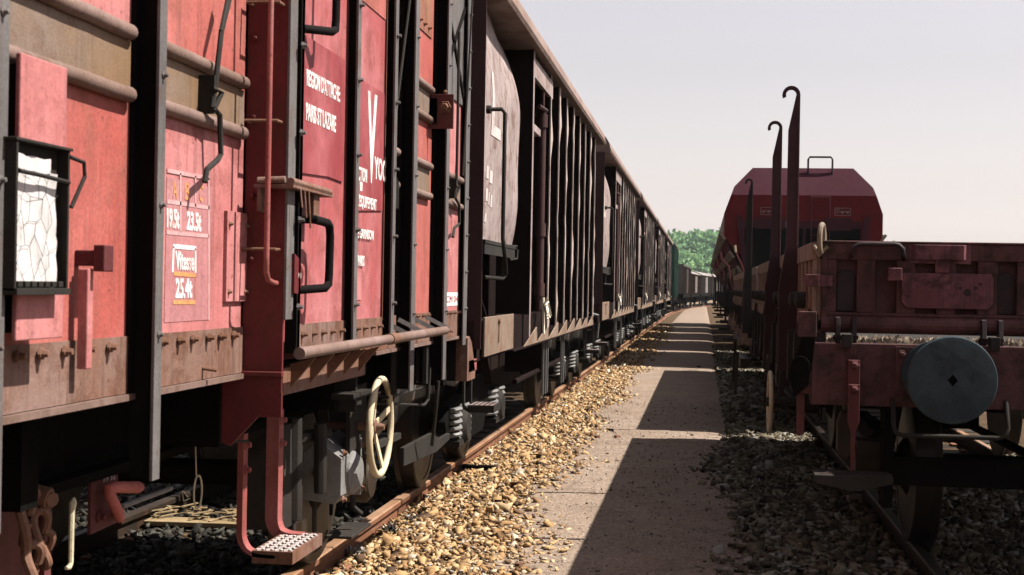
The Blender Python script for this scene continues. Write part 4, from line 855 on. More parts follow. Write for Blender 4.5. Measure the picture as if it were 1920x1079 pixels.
# ================================================================== red self-discharging hoppers, right track
RY, RL, RP = 29.0, 6.95, 7.8; RX_ = 1.96
rh = thing('hopper_wagon', (RX_, RY, 0), 'nearest red hopper wagon, its whole end face with ladder rising above the flat wagons', 'hopper wagon', 'red hopper wagons on the right track')
half = [(1.0, 3.97), (1.37, 3.57), (1.56, 3.03), (1.56, 2.58)]
prof = [(RX_-x, z) for x, z in half[::-1]] + [(RX_+x, z) for x, z in half]
zs_ = 3.40
def body():
    b = MB(); y0, y1 = RY, RY+RL
    def setb(z): return max(0, (z-zs_))*.55
    vs0 = [(x, y0+setb(z), z) for x, z in prof]; vs1 = [(x, y1-setb(z), z) for x, z in prof]
    # split ring at zs_ on the shoulders so the lower end face stays flat
    def cut(p, q): t = (zs_-p[1])/(q[1]-p[1]); return (p[0]+(q[0]-p[0])*t, zs_)
    L3 = cut((RX_-1.56, 3.03), (RX_-1.37, 3.57)); R3 = cut((RX_+1.56, 3.03), (RX_+1.37, 3.57))
    low = [(RX_-1.30, 2.2), (RX_-1.56, 2.58), (RX_-1.56, 3.03), L3, R3, (RX_+1.56, 3.03), (RX_+1.56, 2.58), (RX_+1.30, 2.2)]
    upr = [L3, (RX_-1.37, 3.57), (RX_-1.0, 3.97), (RX_+1.0, 3.97), (RX_+1.37, 3.57), R3]
    o = MB(); ring = [(RX_-1.56, 2.58), (RX_-1.56, 3.03), L3, (RX_-1.37, 3.57), (RX_-1.0, 3.97), (RX_+1.0, 3.97), (RX_+1.37, 3.57), R3, (RX_+1.56, 3.03), (RX_+1.56, 2.58)]
    n = len(ring); V = [(x, y0+setb(z), z) for x, z in ring] + [(x, y1-setb(z), z) for x, z in ring]
    o.add(V, [(i, i+1, n+i+1, n+i) for i in range(n-1)]); o.m = 1
    o.add([(x, y0+setb(z), z) for x, z in low], [tuple(range(8))]); o.add([(x, y1-setb(z), z) for x, z in low], [tuple(range(8))]); o.m = 2
    o.add([(x, y0+setb(z), z) for x, z in upr], [tuple(range(6))]); o.add([(x, y1-setb(z), z) for x, z in upr], [tuple(range(6))])
    # lower funnel
    o.m = 1; bt = [(RX_-.75, 1.35), (RX_+.75, 1.35)]
    A = [(RX_-1.56, y0, 2.58), (RX_+1.56, y0, 2.58), (RX_+1.56, y1, 2.58), (RX_-1.56, y1, 2.58)]; B_ = [(RX_-.95, y0+1.2, 1.4), (RX_+.95, y0+1.2, 1.4), (RX_+.95, y1-1.2, 1.4), (RX_-.95, y1-1.2, 1.4)]
    o.m = 3; o.add(A + B_, [(0, 1, 5, 4), (2, 3, 7, 6), (7, 6, 5, 4)]); o.m = 1; o.add(A + B_, [(1, 2, 6, 5), (3, 0, 4, 7)])
    return o.build('hopper_body', ['pale_tan', 'hopper_red', 'hopper_purple', 'maroon_dark'], rh)
body()
b = MB()
for s in (-1, 1):
    for z, x in ((2.56, 1.58), (2.2, 1.40), (1.9, 1.24)):
        b.bar((RX_+s*x, RY-.02, z), (RX_+s*x, RY+RL+.02, z), .05, .16, (s*.6, 0, .8))
b.build('slope_rail', 'pale_tan', rh)  # tan base paints the lit look of flanks and slopes
b = MB(); b.box(RX_-1.2, RX_+1.15, RY-.03, RY-.010, 2.74, 2.88); b.box(RX_-.95, RX_-.35, RY-.05, RY-.03, 2.72, 2.95); b.box(RX_+.45, RX_+.95, RY-.06, RY-.03, 2.70, 2.95)
for s in (-1, 1): b.bar((RX_+s*1.26, RY-.03, 2.98), (RX_+s*1.05, RY-.03, 1.3), .10, .06, (0, 1, 0))
for x in (-.5, 0, .35): b.box(RX_+x, RX_+x+.06, RY-.03, RY-.008, 1.3, 2.74)
b.build('end_frame', 'hopper_purple', rh)
b = MB(); b.box(RX_-1.15, RX_+1.13, RY-.008, RY+.0, 2.0, 2.74); b.build('opening_shade', 'frame_black', rh)  # black plate standing in for the shaded opening
b = MB(); b.box(RX_-1.1, RX_+1.1, RY+.10, RY+.13, 1.35, 2.3); b.box(RX_-1.35, RX_+1.35, RY-.1, RY+RL+.1, .95, 1.25); b.box(RX_-1.35, RX_-1.2, RY, RY+RL, 1.25, 1.4); b.box(RX_-1.0, RX_+1.0, RY+1, RY+RL-1, .5, .95); b.build('underframe', 'frame_black', rh)
b = MB(); xl, xr = RX_+.16, RX_+.52; yq2 = RY-.04
for x in (xl, xr): b.tube([(x, yq2, 1.5), (x, yq2, 3.3), (x, yq2+.06, 3.42)], .010, 6)
b.tube([(xl, yq2, 3.36), (xr, yq2, 3.36)], .012, 6)
for z in (1.7, 2.0, 2.3, 2.6, 2.9, 3.15): b.tube([(xl, yq2, z), (xr, yq2, z)], .007, 6)
b.build('ladder', 'hopper_purple', rh, True)
b = MB(); yt = RY+.25; b.tube([(xl-.06, yt, 3.85), (xl-.06, yt, 4.14), (xl-.03, yt, 4.19), (xr+.03, yt, 4.19), (xr+.06, yt, 4.14), (xr+.06, yt, 3.85)], .02, 8); b.build('top_rail', 'maroon_dark', rh, True)
for k, (x, mir) in enumerate(((RX_-.84, 0), (RX_+.62, 1))):
    b = MB(); w_, h_, y = .31, .155, RY-.004; z = 3.0
    for (x0, x1, z0, z1) in ((x, x+w_, z+h_-.01, z+h_), (x, x+w_, z, z+.01), (x, x+.01, z+.01, z+h_-.01), (x+w_-.01, x+w_, z+.01, z+h_-.01)): b.box(x0, x1, y-.002, y, z0, z1)
    def mx(t): return x + (w_-t if mir else t)
    for t in (.06, .16):
        b.prism([(mx(t)-.035, z+.075), (mx(t)+.035, z+.075)] + [(mx(t)+.03*math.cos(a), z+.07+.028*math.sin(a)) for a in np.linspace(0, -math.pi, 7)], 'Y', y-.002, y)
    pts = [(mx(.03), y-.001, z+.085), (mx(.22), y-.001, z+.085), (mx(.25), y-.001, z+.05), (mx(.27), y-.001, z+.08), (mx(.26), y-.001, z+.125), (mx(.22), y-.001, z+.12)]
    for p, q in zip(pts, pts[1:]): b.bar(p, q, .010, .002, (0, 1, 0))
    b.build('hook_symbol', 'far_pale', rh)
b = MB(); b.box(RX_-.42, RX_-.20, RY-.036, RY-.031, 2.755, 2.865); pl = b.build('number_plate', 'far_pale', rh); lettering('lettering', '85940', pl, 'maroon_dark', Y=RY-.036, u0=RX_-.41, u1=RX_-.21, z0=2.78, z1=2.845, bold=.0)
for y in (RY+1.3, RY+RL-1.3): wheelset(rh, RX_+.06, y)
buffers(rh, RX_+.06, RY-.1, -.6, 'frame_grey')
b = MB(); b.box(RX_-1.6, RX_-1.1, RY-.05, RY+.7, .80, .86); b.box(RX_-1.55, RX_-1.2, RY+.0, RY+.3, .45, .50); b.tube([(RX_-1.5, RY, 1.95), (RX_-1.5, RY, .8)], .02, 6); b.tube([(RX_-1.5, RY, 1.95), (RX_-.3, RY, 1.9)], .018, 6); b.tube([(RX_-1.3, RY-.03, 1.9), (RX_-1.3, RY-.03, .9)], .018, 6); b.build('platform', 'frame_grey', rh)
b = MB(); b.tube([(RX_-1.62, RY-.05, 2.25), (RX_-1.6, RY-.05, 2.1), (RX_-1.45, RY-.05, 1.95), (RX_-1.42, RY-.05, 1.7)], .022, 8); b.m = 1; b.tube([(RX_-1.34, RY-.06, 2.38), (RX_-1.32, RY-.06, 2.24)], .03, 8); b.m = 0; b.tube([(RX_-1.32, RY-.06, 2.24), (RX_-1.2, RY-.06, 2.0), (RX_-1.05, RY-.06, 1.5)], .02, 8); b.build('discharge_lever', ['step_red', 'cream_paint'], rh, True)
labs = ['second red hopper wagon, only its sloping flank showing left of the nearest one',
        'third red hopper wagon, a narrow dark flank between the second and fourth',
        'fourth red hopper wagon on the right track, its flank just left of the third one',
        'farthest red hopper wagon, at the end of its row near the bend']
for k, lb in enumerate(labs):
    c = copy_tree(rh); c.location.y = RY + RP*(k+1); c['label'] = lb
# ================================================================== ground, path, ballast, rails
def ground_mat(name, cols, sc, bumpd, bs=.6, pebble=60, extra=None):
    cols = [tuple(x*ALB for x in c) for c in cols]
    mt = bpy.data.materials.new(name); mt.use_nodes = True; nt = mt.node_tree; L = nt.links; bsd = nt.nodes['Principled BSDF']
    tc = nd(nt, 'ShaderNodeTexCoord'); v = tc.outputs['Object']
    def noise(s, d=8, r=.65):
        n = nd(nt, 'ShaderNodeTexNoise'); n.inputs['Scale'].default_value = s; n.inputs['Detail'].default_value = d; n.inputs['Roughness'].default_value = r; L.new(v, n.inputs['Vector']); return n.outputs['Fac']
    c = mixc(nt, ramp(nt, noise(sc), [(.35, 0), (.68, 1)]), cols[0], cols[1])
    c = mixc(nt, ramp(nt, noise(sc*7, 6, .7), [(.5, 0), (.75, .6)]), c, cols[2])
    vo = nd(nt, 'ShaderNodeTexVoronoi'); vo.inputs['Scale'].default_value = pebble; L.new(v, vo.inputs['Vector'])
    sep = nd(nt, 'ShaderNodeSeparateColor'); L.new(vo.outputs['Color'], sep.inputs[0])
    c = mixc(nt, 1, c, ramp(nt, sep.outputs[0], [(0, .55), (.5, 1.0), (1, 1.0)]), 'MULTIPLY')
    c = mixc(nt, ramp(nt, sep.outputs[1], [(.90, 0), (.97, .5)]), c, tuple(min(1, x*1.7) for x in cols[1]))
    c = mixc(nt, 1, c, ramp(nt, noise(140, 2, .6), [(.3, .62), (.7, 1)]), 'MULTIPLY')
    c = mixc(nt, ramp(nt, noise(2.6, 10, .72), [(.54, 0), (.66, .45)]), c, tuple(x*.55 for x in cols[2]))
    c = mixc(nt, ramp(nt, noise(22, 4, .7), [(.62, 0), (.68, .7)]), c, tuple(x*.5 for x in cols[2]))
    L.new(c, bsd.inputs['Base Color']); bsd.inputs['Roughness'].default_value = .95; bsd.inputs['Specular IOR Level'].default_value = .15
    h = nd(nt, 'ShaderNodeMath', operation='MULTIPLY_ADD'); L.new(vo.outputs['Distance'], h.inputs[0]); h.inputs[1].default_value = -1.2; L.new(noise(45, 6, .7), h.inputs[2])
    bp = nd(nt, 'ShaderNodeBump'); bp.inputs['Strength'].default_value = bs; bp.inputs['Distance'].default_value = bumpd; L.new(h.outputs[0], bp.inputs['Height']); L.new(bp.outputs[0], bsd.inputs['Normal'])
    MATS[name] = mt; return mt
ground_mat('earth', ((.20, .15, .10), (.26, .20, .14), (.12, .10, .06)), .4, .02)
ground_mat('path_gravel', ((.245, .178, .132), (.31, .238, .185), (.155, .106, .076)), 1.6, .006, .8, 70)
ground_mat('ballast_base', ((.085, .05, .024), (.13, .08, .04), (.04, .026, .015)), 2.5, .03, .9, 26)
def strip(name, mat, x0, x1, y0, y1, z, nx, ny, amp, label, seed, cx=None, fall=0.0):
    xs = np.linspace(x0, x1, nx+1); t = np.linspace(0, 1, ny+1); ys = y0 + (y1-y0)*t**1.8
    X, Y = np.meshgrid(xs, ys); r = np.random.default_rng(seed)
    Z = z + amp*(np.sin(X*3.1+Y*.7+seed) + .7*np.sin(Y*1.9-X*2.2) + .5*np.sin(Y*4.1+X*5)) * .5 + r.uniform(-amp, amp, X.shape)*.25
    if fall: Z = Z - fall*((X-(x0+x1)/2)/((x1-x0)/2))**8
    if cx: X = X + K*np.maximum(0, Y-80)**2
    me = bpy.data.meshes.new(name); V = np.stack([X.ravel(), Y.ravel(), Z.ravel()], 1); k = nx+1
    F = [(j*k+i, j*k+i+1, (j+1)*k+i+1, (j+1)*k+i) for j in range(ny) for i in range(nx)]
    me.from_pydata(V.tolist(), [], F); me.materials.append(MATS[mat]); me.polygons.foreach_set('use_smooth', [True]*len(F)); me.update()
    o = bpy.data.objects.new(name, me); COL.objects.link(o); return tag(o, label, None, None, 'structure')
b = MB(); b.add([(-2500, -300, -.24), (2500, -300, -.24), (2500, 4500, -.24), (-2500, 4500, -.24)], [(0, 1, 2, 3)]); tag(b.build('ground', 'earth'), 'flat sandy yard ground reaching to the wooded hill', None, None, 'structure')
strip('ballast_bed', 'ballast_base', -4.9, -1.0, -4, 175, -.135, 26, 260, .012, 'ochre stone ballast bed under the left track', 1, True, .08)
strip('ballast_bed', 'ballast_base', .12, 4.6, -4, 175, -.135, 26, 260, .012, 'shaded stone ballast bed under the right track', 2, False, .08)
strip('path', 'path_gravel', -1.42, .36, -4, 150, -.103, 18, 320, .006, 'fine gravel footpath running between the two trains', 3, False, .035)
strip('ballast_bed', 'ballast_base', 4.7, 9.0, -4, 175, -.16, 12, 120, .012, 'sunlit ballast strip beyond the right train', 4, False, .05)
# rails
def rail(xc, y0, y1, curve, label, mats=('rail_rust', 'rail_head')):
    pr = [(-.075, -.155), (.075, -.155), (.075, -.143), (.012, -.122), (.009, -.05), (.034, -.038), (.036, -.010), (.028, -.001), (-.028, -.001), (-.036, -.010), (-.034, -.038), (-.009, -.05), (-.012, -.122), (-.075, -.143)]
    ys = list(np.linspace(y0, 80, 30)) + list(np.linspace(84, y1, 20)) if y1 > 84 else list(np.linspace(y0, y1, 30))
    b = MB(); n = len(pr); vs = []
    for y in ys:
        ox = K*max(0, y-80)**2 if curve else 0
        vs += [(xc+ox+x, y, z) for x, z in pr]
    for i in range(len(ys)-1):
        for k in range(n):
            b.m = 1 if k in (6, 7, 8) else 0
            b.add([], []); b.f.append((i*n+k, i*n+(k+1) % n, (i+1)*n+(k+1) % n, (i+1)*n+k)); b.mi.append(b.m)
    b.v = [tuple(v) for v in vs]
    o = b.build('rail', list(mats)); return tag(o, label, 'rail', 'rails of the two tracks')
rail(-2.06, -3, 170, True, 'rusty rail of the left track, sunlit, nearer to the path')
rail(-3.57, -3, 170, True, 'shaded rail of the left track under the wagons, farther from the path', ('shade_rail', 'shade_rail'))
rail(1.275, -3, 75, False, 'dark rail of the right track with a worn bright edge, nearer to the path', ('shade_rail', 'tyre_steel'))
rail(2.78, -3, 75, False, 'rail of the right track farther from the path, glimpsed below the buffer', ('shade_rail', 'rail_head'))
sl = None
for xc, y0, n, lab in ((XC, 1.0, 34, 'weathered wooden sleeper under the left rails'), (XR, 5.2, 26, 'weathered wooden sleeper under the right rails between dark stones')):
    b = MB(); b.box(xc-1.3, xc+1.3, y0, y0+.25, -.27, -.128); b.m = 1
    for s in (-1, 1):
        for d in (-.12, .12): b.box(xc+s*.7525+d-.03, xc+s*.7525+d+.03, y0+.06, y0+.19, -.128, -.10)
    s0 = b.build('sleeper', ['sleeper_wood', 'rail_rust'], org=(xc, y0, -.2), bevel=.008); tag(s0, lab, 'sleeper', lab.replace('wooden sleeper', 'wooden sleepers'))
    for k in range(1, n):
        c = s0.copy(); COL.objects.link(c); c.location.y = y0 + k*.6 + random.uniform(-.02, .02); c.rotation_euler.z = random.uniform(-.01, .01)
# loose ballast stones: real little rocks
ico = bmesh.new(); bmesh.ops.create_cube(ico, size=1.35); bmesh.ops.triangulate(ico, faces=ico.faces); IV = np.array([v.co for v in ico.verts]); IF = np.array([[v.index for v in f.verts] for f in ico.faces]); ico.free()
def stones(name, pts, sizes, mat, label, seed, kind='stuff', flat=.42):
    r = np.random.default_rng(seed); n = len(pts); nv = len(IV)
    J = IV[None]*(1 + r.uniform(-.42, .42, (n, nv, 1))) + r.uniform(-.28, .28, (n, nv, 3))
    sc = np.stack([np.ones(n)*r.uniform(.9, 1.6, n), r.uniform(.6, 1.1, n), r.uniform(flat*.5, flat*1.3, n)], 1)
    J = J*sc[:, None]*np.asarray(sizes)[:, None, None]
    a = r.uniform(0, 6.28, n); tl = r.normal(0, .6, n); ca, sa, ct, st2 = np.cos(a), np.sin(a), np.cos(tl), np.sin(tl)
    x, y, z = J[..., 0], J[..., 1], J[..., 2]
    x, z = x*ct[:, None]-z*st2[:, None], x*st2[:, None]+z*ct[:, None]
    x, y = x*ca[:, None]-y*sa[:, None], x*sa[:, None]+y*ca[:, None]
    V = np.stack([x, y, z], -1) + np.asarray(pts)[:, None]
    F = (IF[None] + (np.arange(n)*nv)[:, None, None]).reshape(-1, 3)
    me = bpy.data.meshes.new(name); me.vertices.add(n*nv); me.vertices.foreach_set('co', V.ravel()); me.loops.add(len(F)*3); me.loops.foreach_set('vertex_index', F.ravel()); me.polygons.add(len(F)); me.polygons.foreach_set('loop_start', np.arange(len(F))*3)
    me.polygons.foreach_set('loop_total', np.full(len(F), 3)); at_ = me.attributes.new('tone', 'FLOAT', 'POINT'); at_.data.foreach_set('value', np.repeat(r.random(n), nv)); me.materials.append(mat); me.update(calc_edges=True); me.validate()
    o = bpy.data.objects.new(name, me); COL.objects.link(o); tag(o, label, None, None, kind); return o
def stone_mat(name, stops):
    mt = bpy.data.materials.new(name); mt.use_nodes = True; nt = mt.node_tree; L = nt.links; bsd = nt.nodes['Principled BSDF']
    a = nd(nt, 'ShaderNodeAttribute', attribute_name='tone'); c = ramp(nt, a.outputs['Fac'], [(p, tuple(x*ALB for x in q)) for p, q in stops])
    n = nd(nt, 'ShaderNodeTexNoise'); n.inputs['Scale'].default_value = 40; n.inputs['Detail'].default_value = 6; tc = nd(nt, 'ShaderNodeTexCoord'); L.new(tc.outputs['Object'], n.inputs['Vector'])
    c = mixc(nt, 1, c, ramp(nt, n.outputs['Fac'], [(.3, .6), (.65, 1)]), 'MULTIPLY'); L.new(c, bsd.inputs['Base Color']); bsd.inputs['Roughness'].default_value = .85; bsd.inputs['Specular IOR Level'].default_value = .2; return mt
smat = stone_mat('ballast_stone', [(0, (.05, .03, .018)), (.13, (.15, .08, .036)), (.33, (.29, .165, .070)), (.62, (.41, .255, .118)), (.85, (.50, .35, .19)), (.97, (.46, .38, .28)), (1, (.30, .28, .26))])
smat2 = stone_mat('ballast_stone_shaded', [(0, (.015, .012, .009)), (.25, (.060, .046, .028)), (.55, (.12, .095, .058)), (.8, (.18, .155, .105)), (1, (.28, .27, .24))])  # darker copy of the ballast stone, shade put into its colour
def scatter(x0, x1, y0, y1, dens, z, seed, fade=None):
    r = np.random.default_rng(seed); n = int((x1-x0)*(y1-y0)*dens); x = r.uniform(x0, x1, n); y = r.uniform(y0, y1, n)
    if fade is not None:
        e0, e1 = fade; p = np.clip((e1 - x + .22*np.sin(y*1.3)*np.sin(y*.37+1))/(e1-e0), 0, 1); k = r.random(n) < p**1.3; x, y = x[k], y[k]
    return np.stack([x, y, z + r.uniform(-.012, .02, len(x))], 1)
def merge(*a): return np.concatenate(a)
pl_ = merge(scatter(-2.02, -.75, 4.0, 13, 2400, -.118, 21, (-1.46, -.86)), scatter(-2.02, -.75, 13, 26, 1200, -.118, 22, (-1.40, -1.02)), scatter(-2.02, -.8, 26, 60, 260, -.118, 23, (-1.40, -1.0)))
sz = np.random.default_rng(5).lognormal(math.log(.0145), .42, len(pl_)); sz = np.clip(sz*np.where(pl_[:, 1] > 26, 1.6, np.where(pl_[:, 1] > 13, 1.15, 1)), .008, .06); pl_[:, 2] += sz*.15
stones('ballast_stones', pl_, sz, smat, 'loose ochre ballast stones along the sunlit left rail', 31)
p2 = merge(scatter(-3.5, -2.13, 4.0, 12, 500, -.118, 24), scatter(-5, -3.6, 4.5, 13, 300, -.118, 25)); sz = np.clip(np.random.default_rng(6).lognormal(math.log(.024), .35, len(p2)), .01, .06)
stones('ballast_stones', p2, sz, stone_mat('shade_dark_stone', [(0, (.008, .007, .006)), (.5, (.03, .026, .018)), (1, (.08, .075, .062))]), 'shaded ballast stones between the rails under the left wagons', 32)  # stones painted nearly black as the shade under the wagons
p3 = scatter(-.15, 1.22, 4.2, 16, 1000, -.112, 26); r_ = np.random.default_rng(8); p3 = p3[r_.random(len(p3)) < np.clip((p3[:, 0]-.02+.14*np.sin(p3[:, 1]*1.1))/.45, 0, 1)**1.4]
p3 = merge(p3, scatter(1.33, 2.72, 5.5, 14, 900, -.118, 27), scatter(2.85, 4.6, 6.5, 15, 500, -.118, 28), scatter(.3, 1.22, 16, 40, 350, -.118, 29)); sz = np.clip(np.random.default_rng(9).lognormal(math.log(.023), .36, len(p3)), .009, .06); sz = np.where(p3[:, 1] > 16, sz*1.4, sz)
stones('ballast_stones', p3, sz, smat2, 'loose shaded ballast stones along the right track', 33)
p4 = merge(scatter(-1.35, .3, 4.3, 20, 260, -.101, 41)); sz = np.clip(np.random.default_rng(12).lognormal(math.log(.0042), .5, len(p4)), .002, .022)
stones('path_grit', p4, sz, stone_mat('path_grit', [(0, (.06, .04, .035)), (.4, (.17, .12, .10)), (.8, (.30, .235, .20)), (1, (.45, .38, .34))]), 'small stones lying loose on the footpath', 34)
# single odd pieces
def rock(name, x, y, z, s, mat, label, cat, seed, dims=(1, .7, .5)):
    r = np.random.default_rng(seed); V = IV*(1 + r.uniform(-.22, .22, (len(IV), 1)))*np.array(dims)*s
    me = bpy.data.meshes.new(name); me.from_pydata(V.tolist(), [], IF.tolist()); me.materials.append(MATS[mat]); me.update(); o = bpy.data.objects.new(name, me); COL.objects.link(o); o.location = (x, y, z); o.rotation_euler.z = r.uniform(0, 6); return tag(o, label, cat)
def G(px, py, z=-.10): return at(px, py, Z=z)
q = G(900, 878, -.09); b = MB(); b.box(-.15, .15, -.04, .04, 0, .035); b.m = 1; b.box(-.19, -.10, -.03, .03, .005, .03); o = b.build('wood_scrap', ['frame_black', 'far_grey'], org=(0, 0, 0), bevel=.004); o.location = (q.x, q.y, -.10); o.rotation_euler = (.02, .03, .12); tag(o, 'short charred plank lying on the ochre ballast beside the left rail', 'plank')
for i, (px, py, s, lb, mt) in enumerate(((938, 944, .045, 'flat black slag piece on the ochre ballast below the charred plank', 'frame_black'), (973, 1061, .030, 'reddish brown stone on the sunlit edge of the footpath', 'rust_iron'), (1145, 808, .05, 'dark pointed stone at the corner of the sunlit strip', 'frame_grey'), (1118, 820, .04, 'small brown stone left of the dark pointed stone', 'rust_iron'), (1157, 820, .05, 'flat brown chip in front of the dark pointed stone', 'rust_iron'), (1310, 688, .05, 'lone black clod in the shaded middle of the footpath', 'frame_black'), (1371, 1025, .03, 'dark clod on the shaded right edge of the footpath', 'frame_grey'))):
    q = G(px, py); rock('stone', q.x, q.y, -.095, s, mt, lb, 'stone', 60+i)
q = G(1600, 936, -.09); rock('stone', q.x, q.y, -.075, .075, 'far_pale', 'pale long stone lying below the hanging footstep on the right', 'stone', 71, (1.1, .45, .4))
for i, (px, py, sp, lb) in enumerate(((730, 1000, .14, 'dark withered plant tuft against the rusty left rail'), (664, 1036, .10, 'pale dry tuft at the foot of the nearest stretch of rail'), (770, 976, .09, 'small dry weed on the ballast near the brake handwheel'))):
    q = G(px, py, -.1); b = MB(); r_ = random.Random(i)
    for k in range(46):
        a = r_.uniform(0, 6.28); l = sp*r_.uniform(.4, 1); h = sp*r_.uniform(.1, .55); w = .004
        p0 = Vector((q.x+r_.uniform(-.03, .03), q.y+r_.uniform(-.03, .03), -.11)); p1 = p0 + Vector((math.cos(a)*l*.5, math.sin(a)*l*.5, h)); p2_ = p0 + Vector((math.cos(a)*l, math.sin(a)*l, h*.6)); sd = Vector((-math.sin(a), math.cos(a), 0))*w*(2 if k % 3 == 0 else 1)
        b.add([p0-sd, p0+sd, p1+sd, p1-sd, p2_], [(0, 1, 2, 3), (3, 2, 4)])
    o = b.build('weed', 'frame_grey' if i != 1 else 'far_pale', org=tuple(q)); tag(o, lb, 'weed')
q = Vector((-3.2, 8.85, 0)); b = MB(); b.box(-.34, .34, -.09, .09, 0, .03); o = b.build('plank', 'wood', org=(0, 0, 0), bevel=.004); o.location = (q.x, q.y, -.10); o.rotation_euler.z = .05; tag(o, 'split pale plank lying between the rails in the light under the red wagon', 'plank')
b = MB(); r_ = random.Random(4)
for k in range(60):
    x, y = q.x + r_.uniform(-.36, .4), q.y + r_.uniform(-.02, .35); a = r_.uniform(0, 3); l = r_.uniform(.02, .08); z = -.075 + r_.uniform(0, .05); b.bar((x-l*math.cos(a), y-l*math.sin(a), z), (x+l*math.cos(a), y+l*math.sin(a), z+r_.uniform(-.01, .02)), .018, .006)
o = b.build('wood_chips', 'wood'); tag(o, 'pale wood chips scattered on the plank under the red wagon', None, None, 'stuff')
for i, (px, py, h, lb) in enumerate(((1376, 655, .46, 'pale wooden peg standing by the right track, the taller of two'), (1388, 660, .34, 'short wooden peg standing by the right track beside the taller one'))):
    q = G(px, py, -.12); b = MB(); b.prism([(-.035, -.035), (.035, -.03), (.03, .035), (-.03, .03)], 'Z', 0, h); b.add([(-.035, -.035, h), (.035, -.03, h), (.03, .035, h), (-.03, .03, h), (0, .0, h+.05)], [(0, 1, 4), (1, 2, 4), (2, 3, 4), (3, 0, 4)]); o = b.build('peg', 'wood', org=(0, 0, 0)); o.location = (q.x, q.y, -.13); o.rotation_euler.y = .03; tag(o, lb, 'peg')
# ================================================================== wooded hill
FY = 420
def hz(x, y):
    prof = 13.6 + 2.2*math.sin(x*.021+.6) + 1.2*math.sin(x*.055) - .05*max(0, x)
    return -.3 + prof*(1/(1+math.exp(-(y-FY-45)/18)))
V = []; nx, ny = 70, 16
b = MB(); b.box(-700, 900, -60, 1200, -1.25, 60); hz_ = b.build('haze', 'wood'); hz_.data.materials.clear(); hm = bpy.data.materials.new('haze'); hm.use_nodes = True; hn = hm.node_tree; hn.nodes.remove(hn.nodes['Principled BSDF']); pv = hn.nodes.new('ShaderNodeVolumePrincipled'); pv.inputs['Color'].default_value = (.86, .92, 1, 1); pv.inputs['Density'].default_value = .00014; hn.links.new(pv.outputs[0], hn.nodes['Material Output'].inputs['Volume']); hz_.data.materials.append(hm); tag(hz_, 'thin summer haze over the whole yard', None, None, 'stuff')
b = MB(); b.sheet(lambda u, v: (-420 + 1100*u, FY-40 + 260*v, hz(-420+1100*u, FY-40+260*v)), nx, ny); tag(b.build('hills', 'earth', smooth=True), 'low hill rising behind the yard', None, None, 'structure')
mt = bpy.data.materials.new('foliage'); mt.use_nodes = True; nt = mt.node_tree; bsd = nt.nodes['Principled BSDF']
a = nd(nt, 'ShaderNodeAttribute', attribute_name='tone'); c = ramp(nt, a.outputs['Fac'], [(0, (.05, .11, .055)), (.4, (.09, .185, .08)), (.75, (.14, .25, .10)), (1, (.21, .32, .13))]); nt.links.new(c, bsd.inputs['Base Color']); bsd.inputs['Roughness'].default_value = .8; bsd.inputs['Specular IOR Level'].default_value = .2
tr = nd(nt, 'ShaderNodeBsdfTranslucent'); nt.links.new(c, tr.inputs[0]); mx_ = nd(nt, 'ShaderNodeMixShader'); mx_.inputs[0].default_value = .35; nt.links.new(bsd.outputs[0], mx_.inputs[1]); nt.links.new(tr.outputs[0], mx_.inputs[2]); nt.links.new(mx_.outputs[0], nt.nodes['Material Output'].inputs[0])
r = np.random.default_rng(77); VV = []; TT = []
for k in range(1500):
    if k < 1000: x = r.uniform(-70, 45); y = FY + 8 + 105*r.random()**1.2
    else: x = r.uniform(45, 240); y = FY + 30 + 80*r.random()
    z0 = hz(x, y); R0 = r.uniform(2.6, 4.6); H_ = R0*r.uniform(.95, 1.4); n = 130; tone = r.random()
    d = r.normal(size=(n, 3)); d /= np.linalg.norm(d, axis=1)[:, None]; d[:, 2] = np.abs(d[:, 2])*1.0 - .25
    rad = r.uniform(.55, 1.05, n)[:, None]; lump = 1 + .22*np.sin(d[:, 0:1]*7 + k) * np.cos(d[:, 1:2]*6 + 2*k)
    c0 = np.array([x, y, z0 + H_*.9]) + d*rad*lump*np.array([R0, R0, H_])
    u = r.normal(size=(n, 3)); u /= np.linalg.norm(u, axis=1)[:, None]; w = np.cross(u, d + r.normal(size=(n, 3))*.5); w /= np.linalg.norm(w, axis=1)[:, None]; s = r.uniform(.35, .8, n)[:, None]
    VV.append(np.stack([c0-u*s-w*s, c0+u*s-w*s*.6, c0+u*s*.7+w*s, c0-u*s+w*s*.8], 1).reshape(-1, 3)); TT.append(np.repeat(np.clip(tone*.4 + r.random(n)*.6, 0, 1), 4))
VV = np.concatenate(VV); TT = np.concatenate(TT); nq = len(VV)//4
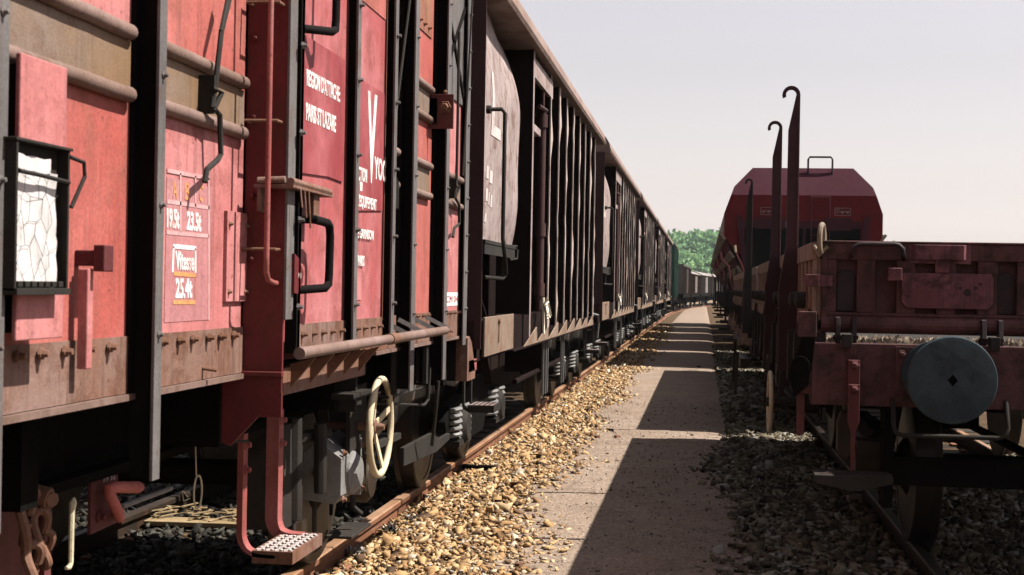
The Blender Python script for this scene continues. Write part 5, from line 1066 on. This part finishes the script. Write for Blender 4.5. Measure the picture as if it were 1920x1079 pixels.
me = bpy.data.meshes.new('forest'); me.vertices.add(len(VV)); me.vertices.foreach_set('co', VV.ravel()); me.loops.add(nq*4); me.loops.foreach_set('vertex_index', np.arange(nq*4)); me.polygons.add(nq); me.polygons.foreach_set('loop_start', np.arange(nq)*4); me.polygons.foreach_set('loop_total', np.full(nq, 4))
at_ = me.attributes.new('tone', 'FLOAT', 'POINT'); at_.data.foreach_set('value', TT); me.materials.append(mt); me.update(calc_edges=True)
o = bpy.data.objects.new('forest', me); COL.objects.link(o); tag(o, 'broadleaf wood covering the hill beyond the end of the path', None, None, 'stuff')
# ================================================================== light
SUN_EL, SUN_AZ = R(55), R(4)                          # azimuth measured from +X towards +Y
sl_ = bpy.data.lights.new('sun', 'SUN'); sl_.energy = 5.0; sl_.angle = R(.5); sl_.color = (1, .945, .86)
so = bpy.data.objects.new('sun', sl_); COL.objects.link(so); sd_ = Vector((math.cos(SUN_EL)*math.cos(SUN_AZ), math.cos(SUN_EL)*math.sin(SUN_AZ), math.sin(SUN_EL)))
so.rotation_euler = sd_.to_track_quat('Z', 'Y').to_euler(); so.location = (30, 5, 40)
wd = bpy.data.worlds.new('World'); S.world = wd; wd.use_nodes = True; nt = wd.node_tree; bg = nt.nodes['Background']
sk = nt.nodes.new('ShaderNodeTexSky'); sk.sky_type = 'NISHITA'; sk.sun_disc = False; sk.sun_elevation = SUN_EL; sk.sun_rotation = math.pi/2 - SUN_AZ; sk.air_density = 1.6; sk.dust_density = 1.15; sk.ozone_density = 1.0; sk.altitude = 100
hs = nt.nodes.new('ShaderNodeHueSaturation'); hs.inputs['Saturation'].default_value = .30; nt.links.new(sk.outputs[0], hs.inputs['Color'])
nt.links.new(mixc(nt, 1, hs.outputs[0], (1.02, .925, .965), 'MULTIPLY'), bg.inputs[0]); bg.inputs[1].default_value = .05
S.view_settings.view_transform = 'Standard'; S.view_settings.look = 'None'; S.view_settings.exposure = 1.55; S.view_settings.gamma = 1
S.render.film_transparent = False
S.cycles.max_bounces = 6
